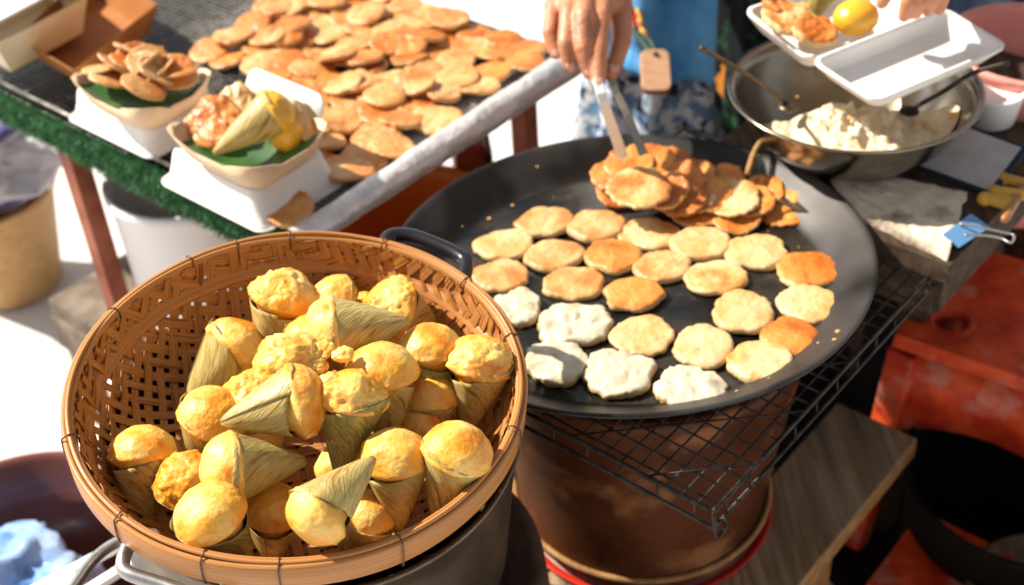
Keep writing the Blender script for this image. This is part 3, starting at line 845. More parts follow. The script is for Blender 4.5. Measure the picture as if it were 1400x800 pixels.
# ------------------------------------------------------------------ frying tray with foil edge, left behind
TZ = .715
TO = at(412, 322, TZ)
tray = thing('metal_tray', 'large foil edged tray of fried pancakes at the rear left', 'tray', TO)
TL1, TL2 = .575, 1.05
def tp(u, v, z=0): return E1 * u + E2 * v + UP * z
bm = BM()
mxT = frame(E1, E2, UP, Vector((0, 0, 0)))
box(bm, (TL1 / 2, TL2 / 2, -.012), (TL1 - .01, TL2 - .01, .004), mx=mxT)
obj('tray_floor', bm, 'pan_floor', tray, smooth=False)
bm = BM()
def fr(u, v):
    # rolled foil lip along the right edge
    a = v * 2 * PI; s = u * (TL1 + .03) - .02
    rr = .0215 * (1 + .10 * fbm(Vector((s * 16, math.cos(a) * 1.2, math.sin(a) * 1.2)), 3)) * (.9 + .2 * u)
    return tp(s, -.012 + math.cos(a) * rr * 1.0, .006 + math.sin(a) * rr * .9)
sheet(bm, fr, 150, 20)
bmesh.ops.remove_doubles(bm, verts=bm.verts, dist=1e-5)
obj('foil_lip', bm, 'foil', tray)
bm = BM()
def ff(u, v):
    s = u * TL1; k = v * .07
    return tp(s, .008 + k, -.002 - .004 * v + .0025 * fbm(Vector((s * 30, k * 40, 1)), 3))
sheet(bm, ff, 120, 14); obj('foil_sheet', bm, 'foil', tray)
bm = BM(); tube(bm, [tp(.004, -.02, .004), tp(.004, TL2, .004)], .0035, 8); tube(bm, [tp(TL1, 0, .004), tp(TL1, TL2, .004)], .0035, 8); obj('rim_rod', bm, 'rack', tray)
bm = BM()
for k in range(56):
    u = .012 + k * (TL1 - .02) / 55; tube(bm, [tp(u, .01, 0), tp(u, TL2 - .01, 0)], .0011, 5)
for k in range(14):
    v = .03 + k * (TL2 - .05) / 13; tube(bm, [tp(.01, v, -.002), tp(TL1 - .01, v, -.002)], .0014, 5)
obj('wire_mesh', bm, 'rack', tray)

# tray pancakes
def inpoly(x, y, P):
    c = False
    for i in range(len(P)):
        x1, y1 = P[i]; x2, y2 = P[i - 1]
        if (y1 > y) != (y2 > y) and x < (x2 - x1) * (y - y1) / (y2 - y1) + x1: c = not c
    return c
variants = []
made = []
for k in range(8):
    bm = pancake_mesh(80 + k * 2.1, .0335, .0075, .12, .0016, .05, .001)
    for v in bm.verts: v.co.z += 4.0 * (v.co.x * v.co.x - .3 * v.co.y * v.co.y) * (1 if k % 2 else -.4)
    me = bpy.data.meshes.new('fried_pancake'); bm.normal_update(); bm.to_mesh(me); bm.free()
    for p in me.polygons: p.use_smooth = True
    me.materials.append(M['tray'] if k % 3 else M['brown']); variants.append(me)
spots = []
for j in range(12):
    for i in range(14):
        u = .028 + j * .0475; v = .045 + i * .052 + (.026 if j % 2 else 0)
        u += rnd.uniform(-.010, .010); v += rnd.uniform(-.010, .010)
        if u > TL1 - .012: continue
        # boxes and cartons occupy the near left area; pancakes end before the far left corner
        if v > .10 + .95 * u and u < .24: continue
        if v > .40 + .35 * u: continue
        if u < .07 and v > .13: continue
        spots.append((u, v, 0))
for k in range(26):
    u = rnd.uniform(.28, TL1 - .04); v = rnd.uniform(.12, .50)
    spots.append((u, v, 1))
for (u, v, lay) in spots:
    o = bpy.data.objects.new('fried_pancake', rnd.choice(variants)); COL.objects.link(o)
    o.location = TO + tp(u, v, .004 + lay * .013 + rnd.uniform(0, .006))
    o.rotation_euler = (rnd.uniform(-.20, .20), rnd.uniform(-.20, .20), rnd.uniform(0, 6.28))
    s_ = rnd.uniform(.90, 1.10); o.scale = (s_, s_ * rnd.uniform(.84, 1.0), 1)
    made.append((o, u, v, lay))
ORD = ['first', 'second', 'third', 'fourth', 'fifth', 'sixth', 'seventh', 'eighth', 'ninth', 'tenth', 'eleventh', 'twelfth', 'thirteenth', 'fourteenth', 'fifteenth', 'sixteenth', 'seventeenth', 'eighteenth']
for lay in (0, 1):
    band = {}
    for (o, u, v, l_) in made:
        if l_ == lay: band.setdefault(int((v - .02) / (.052 if lay == 0 else .10)), []).append((u, v, o))
    for bi, key in enumerate(sorted(band)):
        for k, (u, v, o) in enumerate(sorted(band[key], key=lambda t: t[0])):
            if lay == 0: lab = 'flat fried pancake, %s from the near end, %s row from the foil edge' % (ORD[k], ORD[bi])
            else: lab = 'fried pancake lying on others, %s from the near end, %s strip from the foil' % (ORD[k], ORD[bi])
            tag(o, lab, 'pancake', 'fried pancakes on the foil edged tray')

# ------------------------------------------------------------------ table with turf edge
tbl = thing('serving_table', 'table with a red brown leg carrying the pancake tray', 'table', (TO.x, TO.y, 0))
bm = BM(); mxt = frame(E1, E2, UP, TO.copy())
box(bm, (.32, .62, -.035), (.56, 1.0, .03), mx=mxt); obj('table_top', bm, 'dark_wood', tbl, world=True, smooth=False)
lgp = at(62, 215, .66) + E1 * .045
for p in (lgp, TO + tp(.05, .10), TO + tp(.52, .06), TO + tp(.54, 1.0)):
    bm = BM(); box(bm, (p.x, p.y, .332), (.032, .032, .664), math.atan2(E1.y, E1.x)); obj('leg', bm, 'leg_paint', tbl, world=True, smooth=False, bevel=.002)
# turf
turf = thing('artificial_turf', 'green artificial grass strip along the table edge', 'turf', TO + tp(.0, .5, 0))
bm = BM()
box(bm, (-.010 + .0, .53, -.028), (.018, 1.12, .040), mx=mxt); obj('turf_backing', bm, 'turf_base', turf, world=True, smooth=False)
bm = BM()
for k in range(15000):
    v = rnd.uniform(-.04, 1.08)
    if rnd.random() < .7:
        b0 = Vector((-.0195, v, rnd.uniform(-.050, -.006))); dr = Vector((-1, rnd.uniform(-.6, .6), rnd.uniform(-.7, .5)))
    else:
        b0 = Vector((rnd.uniform(-.019, -.002), v, -.0085)); dr = Vector((rnd.uniform(-.7, .2), rnd.uniform(-.6, .6), 1))
    dr.normalize(); ln = rnd.uniform(.006, .014)
    sd = dr.cross(Vector((rnd.random(), rnd.random(), rnd.random()))).normalized() * .0009
    p0, p1, p2 = b0 - sd, b0 + sd, b0 + dr * ln
    vs = [bm.verts.new(mxt @ p) for p in (p0, p1, p2)]
    bm.faces.new(vs)
o = obj('grass_blades', bm, 'turf', turf, world=True, smooth=False); 

# ------------------------------------------------------------------ white boxes and cartons on the tray
def rrect(w_, l_, r_, n=5):
    pts = []
    for cx, cy, a0 in ((w_/2 - r_, l_/2 - r_, 0), (-w_/2 + r_, l_/2 - r_, 90), (-w_/2 + r_, -l_/2 + r_, 180), (w_/2 - r_, -l_/2 + r_, 270)):
        for k in range(n + 1):
            a = R(a0 + 90 * k / n); pts.append((cx + r_ * math.cos(a), cy + r_ * math.sin(a)))
    return pts
def tub(bm, mx, w_, l_, d_, flare=.82, rim=.006, th=.002, rc=.018):
    """open tray: outer and inner walls, rim flange; z=0 at the rim, floor at -d"""
    rings = [(1.0, 1.0, -.004, rim, 0), (1.0, 1.0, 0, rim, 0), (1, 1, 0, 0, 0), (.97, .97, -.006, 0, 0), (flare * 1.02, flare * 1.02, -d_ * .9, 0, 0), (flare * .96, flare * .96, -d_ + th, 0, 0)]
    V = []
    for (kx, ky, z, ex, _) in rings:
        V.append([bm.verts.new(mx @ Vector((x, y, z))) for (x, y) in rrect(w_ * kx + 2 * ex, l_ * ky + 2 * ex, rc)])
    n = len(V[0])
    for i in range(len(V) - 1):
        for k in range(n): bm.faces.new((V[i][k], V[i][(k + 1) % n], V[i + 1][(k + 1) % n], V[i + 1][k]))
    bm.faces.new(V[-1])
    W = []
    for (kx, z, ex) in ((1.0, -.004, rim), (1.0, -.006, .001), (flare * 1.04, -d_ * .92, .0), (flare * .98, -d_, 0)):
        W.append([bm.verts.new(mx @ Vector((x, y, z))) for (x, y) in rrect(w_ * kx + 2 * ex + 2 * (th if ex < rim else 0), l_ * kx + 2 * ex + 2 * (th if ex < rim else 0), rc)])
    for i in range(len(W) - 1):
        for k in range(n): bm.faces.new((W[i][(k + 1) % n], W[i][k], W[i + 1][k], W[i + 1][(k + 1) % n]))
    bm.faces.new(list(reversed(W[-1])))
def solidbox(bm, mx, w_, l_, h_, bot=1.12, rc=.016):
    """closed moulded box standing on z=0, wider at the foot lip"""
    rings = [(bot, 0), (bot, .003), (1.06, .006), (.99, h_ * .55), (.94, h_ - .004), (.92, h_)]
    V = []
    for (k_, z) in rings: V.append([bm.verts.new(mx @ Vector((x, y, z))) for (x, y) in rrect(w_ * k_, l_ * k_, rc)])
    n = len(V[0])
    for i in range(len(V) - 1):
        for k in range(n): bm.faces.new((V[i][k], V[i][(k + 1) % n], V[i + 1][(k + 1) % n], V[i + 1][k]))
    bm.faces.new(V[-1]); bm.faces.new(list(reversed(V[0])))
def boat(bm, mx, w_, l_, d_, th=.0012):
    """kraft paper boat tray: pinched corners that rise to points"""
    N = 40
    V = []
    for (k_, z) in ((1.0, 0), (.90, -d_ * .55), (.74, -d_), (0, -d_)):
        ring = []
        for j in range(N):
            a = 2 * PI * j / N; c, s = math.cos(a), math.sin(a)
            e = 5.0; rr = (abs(c) ** e + abs(s) ** e) ** (-1 / e)
            x, y = c * rr * w_ / 2 * k_, s * rr * l_ / 2 * k_
            cor = max(0, abs(math.sin(2 * a)) - .6) / .4
            zz = z + (.016 * cor if z == 0 else 0)
            ring.append(bm.verts.new(mx @ Vector((x * (1 + .08 * cor * (z == 0)), y * (1 + .08 * cor * (z == 0)), zz))) if k_ else None)
        V.append(ring)
    cen = bm.verts.new(mx @ Vector((0, 0, -d_)))
    for i in range(2):
        for k in range(N): bm.faces.new((V[i][k], V[i][(k + 1) % N], V[i + 1][(k + 1) % N], V[i + 1][k]))
    for k in range(N): bm.faces.new((V[2][k], V[2][(k + 1) % N], cen))
def rotf(o, az, tilt_axis=None, tilt=0):
    q = Quaternion(UP, az)
    if tilt_axis is not None: q = Quaternion(tilt_axis, tilt) @ q
    return Matrix.Translation(o) @ q.to_matrix().to_4x4()
AZ = math.atan2(E1.y, E1.x)

# box nearest: white foam box with food boat
b2 = TO + tp(.075, .118, .004)
def moulded(lab, P, w_, l_, h_, az):
    rt = thing('foam_box', lab, 'box', P, 'white foam boxes on the tray')
    bm = BM(); solidbox(bm, rotf(Vector((0, 0, 0)), az), w_, l_, h_); bb_ = obj('box_body', bm, 'foam', rt, smooth=True, bevel=0)
    bm = BM()
    pts = rrect(w_ * 1.15, l_ * 1.15, .018); q = rotf(Vector((0, 0, .0015)), az)
    tube(bm, [q @ Vector((x, y, 0)) for x, y in pts], .0018, 6, True); obj('foot_lip', bm, 'foam', bb_)
    return rt
bxA = at(330, 258, TZ + .004) + E1 * .020; bxB = at(190, 168, TZ + .004) + E1 * .018
boxA = moulded('bright white foam box at the tray corner under the filled carton', bxA, .134, .190, .050, AZ)
moulded('white foam box further left under the carton of chips', bxB, .130, .180, .050, AZ)
ctA = at(340, 186, TZ + .094)
ct1 = thing('paper_carton', 'cream paper carton with a cone cake and fritter on the near foam box', 'carton', ctA)
bm = BM(); boat(bm, rotf(Vector((0, 0, 0)), AZ), .138, .178, .036); obj('carton_body', bm, 'kraft', ct1, solid=.001, smooth=True)
# raised lid flap of the foam box behind
bm = BM()
bmq = frame(E2 * -1, (E1 * .55 + UP * .83).normalized(), (E1 * .83 - UP * .55).normalized(), at(385, 148, TZ + .07) - bxA)
tub(bm, bmq, .140, .066, .012); obj('lid_flap', bm, 'foam', boxA)
# food in carton A: leaf, fritters, cone cake, orange cake
o = thing('banana_leaf', 'green banana leaf lining the near cream carton', 'leaf', ctA)
bm = BM()
sheet(bm, lambda u, v: rotf(Vector((0, 0, 0)), AZ) @ Vector(((u - .5) * .112, (v - .5) * .145, -.028 + .05 * ((u - .5) ** 2 + (v - .5) ** 2) + .003 * math.sin(9 * u + 4 * v))), 14, 14)
obj('leaf_blade', bm, 'green_leaf', o, solid=.0006)
def fritter(name, x, y, z, w_, l_, az, tilt, lab, mname='half', seed=1, grp=None):
    bm = pancake_mesh(seed, w_, .010, .18, .0045, .10, .002)
    for v in bm.verts: v.co.y *= l_ / w_
    o = obj(name, bm, mname, None, loc=at(x, y, z)); o.rotation_euler = (tilt[0], tilt[1], az)
    tag(o, lab, 'fritter', grp)
fritter('flat_fritter', 302, 168, TZ + .092, .032, .042, .5, (.35, -.25), 'crisp orange fritter in the near carton behind the cone cake', 'brown', 31)
fritter('flat_fritter', 286, 180, TZ + .086, .026, .036, .8, (.2, -.5), 'small crisp fritter at the left end of the near carton', 'brown', 37)
fritter('flat_fritter', 326, 152, TZ + .092, .026, .040, .2, (.5, -.1), 'pale fritter at the back of the near carton', 'half', 39)
def big_cone(x, y, rp, z, tx, ty, lab, leaf, seed, L_=.075, cakem='cake'):
    r_ = cone_cake(x, y, rp, z, tx, ty, lab, leaf, seed=seed, L_=L_)
    del r_['group']
    for c in list(bpy.data.objects):
        if c.parent == r_ and c.name.startswith('cake_top'): c.data.materials[0] = M[cakem]
    return r_
big_cone(372, 156, 31, TZ + .124, 306, 200, 'yellow cone cake lying in the near carton with pale leaf', 'leaf', 3.1, .074, 'lemon')
bm = BM(); ball(bm, (0, 0, 0), .024, 4, (1, .9, 1.1), .08, 2, 4); o = obj('custard_cake', bm, 'lemon', None, loc=at(390, 182, TZ + .094)); tag(o, 'smooth orange round cake at the right end of the near carton', 'cake')
fritter('leaf_fold', 414, 170, TZ + .096, .018, .034, .9, (.9, .3), 'cream wrapped roll standing at the right of the near carton', 'pale', 43)

# carton B with chips
ctB = at(196, 116, TZ + .092)
ct2 = thing('paper_carton', 'cream paper carton heaped with folded pancakes on the left foam box', 'carton', ctB)
bm = BM(); boat(bm, rotf(Vector((0, 0, 0)), AZ), .130, .168, .034); obj('carton_body', bm, 'kraft', ct2, solid=.001)
o = thing('banana_leaf', 'green banana leaf lining the left cream carton', 'leaf', ctB)
bm = BM()
sheet(bm, lambda u, v: rotf(Vector((0, 0, 0)), AZ) @ Vector(((u - .5) * .110, (v - .5) * .150, -.022 + .055 * ((u - .5) ** 2 + (v - .5) ** 2) + .003 * math.sin(9 * u + 4 * v))), 14, 14)
obj('leaf_blade', bm, 'green_leaf', o, solid=.0006)
for k in range(17):
    me = variants[k % 8]
    o = bpy.data.objects.new('folded_pancake', me); COL.objects.link(o)
    u, v = rnd.uniform(-.034, .034), rnd.uniform(-.052, .052)
    o.location = ctB + E1 * u + E2 * v + UP * (.004 + .016 * (1 - (u / .05) ** 2) + rnd.uniform(-.006, .010))
    o.rotation_euler = (rnd.uniform(-.7, .7), rnd.uniform(-.7, .7), rnd.uniform(0, 6))
    o.scale = (.92, .92, .6)
    tag(o, 'golden folded pancake heaped in the left cream carton', 'pancake', 'pancakes heaped in the carton')

# brown card box, cream boxes top left
def tray_box(name, lab, corners, z, h_, mname, rise=(0, 0, 0, 0), inner=True):
    P = [at(x, y, z) + UP * r_ for (x, y), r_ in zip(corners, rise)]
    c = sum(P, Vector()) / 4
    rt = thing(name, lab, 'box', Vector((c.x, c.y, z - h_)))
    bm = BM()
    top = [bm.verts.new(p) for p in P]
    bot = [bm.verts.new(c + (p - c) * .80 - UP * h_) for p in P]
    for i in range(4): bm.faces.new((top[i], top[(i + 1) % 4], bot[(i + 1) % 4], bot[i]))
    bm.faces.new(list(reversed(bot)))
    obj('box_body', bm, mname, rt, world=True, smooth=False, solid=.002)
    return rt, c
tray_box('cardboard_box', 'empty brown cardboard food box at the upper left', [(24, 52), (100, 96), (216, 12), (128, -45)], TZ + .065, .045, 'brown_card', (0, 0, .008, .006))
bx3, _c = tray_box('takeout_box', 'cream lidded takeout box cut by the upper left corner', [(-80, 20), (-6, 62), (118, -4), (60, -50)], TZ + .10, .06, 'cream_plastic')
bm = BM(); P = [at(x, y, TZ + .122) for x, y in ((-90, 20), (-10, 34), (100, -24), (40, -70))]
c = sum(P, Vector()) / 4
vs = [bm.verts.new(p) for p in P]; bm.faces.new(vs); obj('box_lid', bm, 'white_plastic', bx3, world=True, smooth=False, solid=.004, bevel=.001)

# ------------------------------------------------------------------ below the left table
bp_ = at(262, 262, .56)
bk = thing('white_bin', 'tall white plastic bin standing below the turf edge', 'bin', (bp_.x - .012, bp_.y + .04, 0))
bm = BM(); lathe(bm, [(0, 0), (.105, 0), (.112, .01), (.128, .55), (.134, .555), (.134, .57), (.127, .572), (.124, .55), (.108, .02), (0, .015)], 80); obj('bin_body', bm, 'white_plastic', bk)
# wooden stool
sp_ = at(140, 400, .30)
stl = thing('low_stool', 'grey weathered wooden stool left behind the basket', 'stool', (sp_.x, sp_.y, 0))
mxs = frame(E1, E2, UP, Vector((sp_.x, sp_.y, 0)))
bm = BM(); box(bm, (.06, -.02, .285), (.26, .17, .03), mx=mxs); obj('seat', bm, 'stool_wood', stl, world=True, smooth=False, bevel=.003)
for (u, v) in ((-.05, -.085), (-.05, .045), (.17, -.085), (.17, .045)):
    bm = BM(); box(bm, (u, v, .134), (.035, .035, .268), mx=mxs); obj('leg', bm, 'stool_wood', stl, world=True, smooth=False, bevel=.002)
bm = BM(); box(bm, (-.071, -.02, .235), (.016, .16, .068), mx=mxs); obj('apron_board', bm, 'stool_wood', stl, world=True, smooth=False, bevel=.002)
# wicker basket left on the ground with striped bag
wp = at(-22, 330, .12)
wk = thing('wicker_basket', 'light brown wicker basket cut by the left edge', 'basket', (wp.x + .035, wp.y, 0))
bm = BM(); lathe(bm, [(0, 0), (.085, 0), (.10, .01), (.140, .24), (.144, .245), (.137, .25), (.130, .23), (.095, .015), (0, .01)], 80, rfun=lambda r, z, a: (r + .002 * math.sin(40 * a) * math.sin(z * 400), z)); obj('basket_body', bm, 'wicker', wk)
bm = BM(); tube(bm, [(.141 * math.cos(2 * PI * k / 60), .141 * math.sin(2 * PI * k / 60), .245) for k in range(60)], .007, 8, True); obj('basket_rim', bm, 'wicker', wk)
bg_ = obj('plastic_bag', (lambda b: (ball(b, (0, 0, 0), .135, 5, (1, 1, .6), .35, 1.7, 3), b)[1])(BM()), 'stripe_bag', None, loc=(wp.x + .035, wp.y, .30))
tag(bg_, 'crumpled white bag with purple stripes in the left wicker basket', 'bag')

# orange bucket, red box, behind the foil edge
ob = at(585, 262, .50)
obk = thing('orange_bucket', 'bright orange plastic bucket under the foil edge of the tray', 'bucket', (ob.x - .04, ob.y - .03, 0))
bm = BM(); lathe(bm, [(0, 0), (.11, 0), (.115, .01), (.145, .46), (.152, .465), (.152, .48), (.143, .482), (.138, .46), (.11, .02), (0, .015)], 80); obj('bucket_body', bm, 'orange_plastic', obk)
bm = BM(); tube(bm, [(.154 * math.cos(2 * PI * k / 60), .154 * math.sin(2 * PI * k / 60), .473) for k in range(60)], .006, 8, True); obj('bucket_rim', bm, 'orange_plastic', obk)
rb = at(640, 215, .45)
rbx = thing('red_crate', 'dull red crate standing on end behind the orange bucket', 'crate', (rb.x, rb.y, 0))
bm = BM(); box(bm, (rb.x, rb.y + .02, .26), (.055, .20, .52), R(4)); obj('crate_body', bm, 'rust_red', rbx, world=True, smooth=False, bevel=.006)
bm = BM(); box(bm, (rb.x + .033, rb.y + .02, .255), (.009, .205, .50), R(4)); obj('crate_edge', bm, 'dark_wood', rbx, world=True, smooth=False)

# bottom left basin with blue bag
bz = .24
ba = at(18, 760, bz); 
basn = thing('plastic_basin', 'maroon plastic basin in the lower left corner', 'basin', (ba.x, ba.y, 0))
def ribs(r, z, a): return (r * (1 + .0), z)
bm = BM(); lathe(bm, [(0, .004), (.13, .004), (.15, .015), (.165, .08), (.168, .084), (.185, .15), (.189, .154), (.205, bz - .01), (.213, bz - .004), (.218, bz - .002), (.219, bz - .006), (.208, bz - .014), (.19, .14), (.168, .07), (.152, .008), (.13, 0), (0, 0)], 90); obj('basin_body', bm, 'basin', basn)
def crumple(b, c, r, s, sc_, amp=.45):
    ball(b, c, r, 5, sc_, amp, 2.0, s); return b
bgb = obj('plastic_bag', crumple(BM(), (0, 0, 0), .125, 5.5, (1, .85, .75), .32), 'blue_bag', None, loc=(ba.x - .015, ba.y - .03, .175))
tag(bgb, 'crumpled translucent blue plastic bag inside the maroon basin', 'bag')
# white slats + grey curved tube near the pot
wsl = thing('white_tray', 'white slatted plastic tray beside the steamer pot', 'tray', at(120, 790, .45))
for k, ((x0, y0), (x1, y1)) in enumerate((((60, 800), (168, 742)), ((118, 812), (176, 770)), ((10, 830), (90, 800)))):
    a = at(x0 - 40, y0 + 22, .45); b = at(x1 + 20, y1 - 10, .45)
    bm = BM(); d = (b - a).normalized(); sd = d.cross(UP)
    box(bm, (0, 0, 0), ((b - a).length, .014, .010), mx=frame(d, -sd, UP, (a + b) / 2)); obj('slat', bm, 'white_plastic', wsl, world=True, smooth=False, bevel=.002)
tb = thing('bent_tube', 'grey bent metal tube beside the steel pot handle', 'tube', at(130, 780, .60))
bm = BM(); tube(bm, smoothpath([at(x, y, .60) for x, y in ((60, 850), (98, 806), (122, 772), (146, 750), (172, 738), (205, 742))], 6), .0065, 12); obj('tube_body', bm, 'handle_metal', tb, world=True)

# ------------------------------------------------------------------ right: prep table, cloth, bowl
TZ2 = .715
tc_ = at(1295, 352, TZ2)
pt = thing('prep_table', 'dark wooden table under the steel mixing bowl', 'table', (tc_.x, tc_.y, 0))
mx2 = frame(E1, E2, UP, tc_.copy())
bm = BM(); box(bm, (.26, .18, -.017), (.54, .38, .03), mx=mx2); obj('table_top', bm, 'dark_wood', pt, world=True, smooth=False, bevel=.002)
bm = BM(); box(bm, (.26, .012, -.065), (.50, .02, .06), mx=mx2); box(bm, (.012, .18, -.065), (.02, .34, .06), mx=mx2); obj('apron_board', bm, 'dark_wood', pt, world=True, smooth=False)
for (u, v) in ((.20, .10), (.49, .06), (.10, .33), (.49, .33)):
    p = mx2 @ Vector((u, v, 0)); bm = BM(); box(bm, (p.x, p.y, .341), (.04, .04, .682), AZ); obj('leg', bm, 'dark_wood', pt, world=True, smooth=False)
cl = BM()
cpoly = [(1108, 222), (1322, 268), (1296, 352), (1168, 292)]
Pc = [at(x, y, TZ2 + .004) for x, y in cpoly]
def clothf(u, v):
    a = Pc[0].lerp(Pc[1], u); b = Pc[3].lerp(Pc[2], u); p = a.lerp(b, v)
    p = p + Vector((.004 * noise.noise(Vector((u * 6, v * 6, 1))), .004 * noise.noise(Vector((u * 6, v * 6, 4))), 0))
    e = max(0, v - .93) / .07
    return p + UP * (.0028 * (1 + fbm(Vector((u * 9, v * 7, 2)), 3)) + .002 - .02 * e * e) - E1 * .0 + (b - a).normalized() * (.004 * e)
sheet(cl, clothf, 60, 40)
o = obj('work_cloth', cl, 'cloth_grey', None, solid=.0015); tag(o, 'stained beige grey cloth spread on the prep table corner', 'cloth')

# bowl
BWC = at(1168, 118, .815); 
bwl = thing('mixing_bowl', 'large stainless steel bowl of pale coconut dough', 'bowl', (BWC.x, BWC.y, TZ2 + .004))
bm = BM()
hb = .815 - TZ2 - .004
lathe(bm, [(0, .002), (.075, .002), (.085, .006), (.11, .022), (.135, .050), (.150, .080), (.154, hb - .003), (.160, hb), (.164, hb + .0015), (.1645, hb - .0015), (.157, hb - .003),
           (.1525, hb - .012), (.149, .076), (.133, .046), (.108, .018), (.08, 0), (0, 0)], 120, rfun=lambda r, z, a: (r, z))
obj('bowl_body', bm, 'steel', bwl)
dg_ = BM()
def doughf(u, v):
    a = v * 2 * PI; ro = .098 * (1 + .10 * math.sin(3 * a + 1) + .06 * math.sin(5 * a)); q = u * ro
    x, y = .000 + q * math.cos(a) * 1.25, -.032 + q * math.sin(a) * 1.02
    r = math.hypot(x, y)
    if r > .147: x *= .147 / r; y *= .147 / r; r = .147
    W = ((0, .002), (.085, .006), (.11, .022), (.135, .050), (.150, .080))
    wz = .08
    for (ra, za), (rb_, zb) in zip(W, W[1:]):
        if r <= rb_: wz = za + (zb - za) * max(0, r - ra) / (rb_ - ra); break
    k = 1 - u ** 2.2
    lump = fbm(Vector((x * 45, y * 45, 2)), 5)
    return Vector((x, y, wz + .0025 + k * (.060 + .018 * lump)))
sheet(dg_, doughf, 50, 90)
bmesh.ops.remove_doubles(dg_, verts=dg_.verts, dist=1e-6)
o = obj('coconut_dough', dg_, 'dough', None, loc=(BWC.x, BWC.y, TZ2 + .006)); tag(o, 'pale lumpy coconut dough inside the steel bowl', 'dough')
bm = BM(); tube(bm, smoothpath([at(958, 65, .93), at(1010, 95, .88), at(1040, 115, .85), at(1075, 142, .79)], 4), [.0030] * 12 + [.0035], 10)
ball(bm, at(1078, 146, .79), .014, 3, (1, 1, .35))
o = obj('mixing_spoon', bm, 'aluminium'); tag(o, 'thin metal spoon leaning on the left rim of the bowl', 'spoon')
bm = BM(); tube(bm, smoothpath([at(1380, 86, .88), at(1330, 100, .862), at(1290, 125, .84), at(1245, 150, .80)], 4), .0032, 10)
ball(bm, at(1243, 152, .798), .013, 3, (1, 1, .35))
o = obj('mixing_spoon', bm, 'wire'); tag(o, 'dark spoon leaning on the right rim under the white container', 'spoon')

# rope end on the rim behind the pan
bm = BM(); tube(bm, smoothpath([at(1022, 238, .735), at(1030, 212, .745), at(1040, 195, .75), at(1055, 188, .745), at(1066, 196, .73), at(1050, 204, .72)], 6), .0042, 8)
o = obj('rope_end', bm, 'rope'); tag(o, 'knotted brown rope end over the rear rim of the pan', 'rope')

# grey card on the table (its printed square code is left out), tape, pegs, clip
card = thing('price_card', 'grey laminated card with dark border propped beside the bowl', 'card', at(1330, 215, TZ2 + .01))
P = [at(1242, 222, TZ2 + .012), at(1352, 262, TZ2 + .004), at(1396, 204, TZ2 + .035), at(1298, 168, TZ2 + .045)]
def quad(bm, P, grow, lift):
    c = sum(P, Vector()) / 4; n = (P[1] - P[0]).cross(P[3] - P[0]).normalized()
    bm.faces.new([bm.verts.new(c + (p - c) * grow + n * lift) for p in P])
bm = BM(); quad(bm, P, 1.14, 0); obj('card_backing', bm, 'navy', card, world=True, smooth=False, solid=.004)
bm = BM(); quad(bm, P, 1.0, .0035); obj('card_face', bm, 'card', card, world=True, smooth=False, solid=.001)
for k, (a, b, r_, mname, lab) in enumerate((((1346, 272), (1382, 280), .0075, 'yellow_plastic', 'short yellow plastic stick nearest the cloth corner'),
                                        ((1360, 262), (1408, 268), .0070, 'yellow_plastic', 'yellow plastic stick behind the short one'),
                                        ((1372, 244), (1420, 256), .0065, 'yellow_plastic', 'pale yellow stick farthest up on the right edge'),
                                        ((1398, 258), (1372, 302), .0060, 'brown_plastic', 'brown plastic stick crossing the yellow ones'))):
    bm = BM(); A_, B_ = at(*a, TZ2 + .012), at(*b, TZ2 + .016)
    tube(bm, smoothpath([A_, A_.lerp(B_, .3) + UP * .001, A_.lerp(B_, .7), B_], 4), [r_ * .8] + [r_] * 11 + [r_ * .7], 10); ball(bm, A_, r_ * 1.25, 3)
    o = obj('plastic_stick', bm, mname); tag(o, lab, 'stick', 'plastic sticks on the prep table')
bm = BM(); Pb = [at(1288, 322, TZ2 + .012), at(1310, 340, TZ2 + .003), at(1352, 312, TZ2 + .003), at(1326, 294, TZ2 + .012)]; quad(bm, Pb, 1.0, .002)
o = obj('blue_tape', bm, 'blue_tape', None, smooth=False, solid=.002); tag(o, 'light blue tape patch at the table corner under the wire clip', 'tape')
bm = BM()
tube(bm, smoothpath([at(x, y, TZ2 + .016) for x, y in ((1312, 306), (1345, 312), (1372, 318), (1386, 322), (1382, 332), (1368, 326), (1345, 322), (1318, 322))], 6), .0016, 8)
o = obj('wire_clip', bm, 'handle_metal'); tag(o, 'bent silver wire clip sticking out over the table corner', 'clip')

# ------------------------------------------------------------------ white clamshell container
CZ = .905
hA, hB = at(1106, 78, CZ), at(1262, 24, CZ)
# lid plane: rim rectangle
def slab_frame(P):
    ex = ((P[1] - P[0]) + (P[2] - P[3])) / 2; ey = ((P[2] - P[1]) + (P[3] - P[0])) / 2
    w_, l_ = ex.length, ey.length; ex.normalize(); ey.normalize()
    return frame(ex, ey, ex.cross(ey).normalized(), sum(P, Vector()) / 4), w_, l_
LA, LB = -.024, -.004
BA, BB = -.024, -.008
fl_, wl, ll = slab_frame([at(1103, 80, CZ), at(1200, 143, CZ + LA), at(1374, 58, CZ + LA + LB), at(1300, 12, CZ + LB)])
cont = thing('takeout_container', 'open white moulded container held over the steel bowl', 'container', hA)
bm = BM(); tub(bm, fl_, wl * .95, ll * .95, .026, .82, .004, .002, .014); obj('container_lid', bm, 'foam', cont, world=True)
fb_, wb, lbn = slab_frame([at(1014, 14, CZ), at(1104, 80, CZ + BA), at(1275, 18, CZ + BA + BB), at(1190, -45, CZ + BB)])
bm = BM(); tub(bm, fb_, wb * .95, lbn * .95, .030, .82, .004, .002, .014); obj('container_base', bm, 'foam', cont, world=True)
fritter('flat_fritter', 1078, 30, CZ - .004, .036, .046, .2, (.1, .15), 'crisp fritter in the white container left of the yellow cake', 'half', 51)
fritter('flat_fritter', 1112, 46, CZ - .002, .030, .028, 1.2, (.25, -.15), 'smaller browned fritter at the container front edge', 'brown', 53)
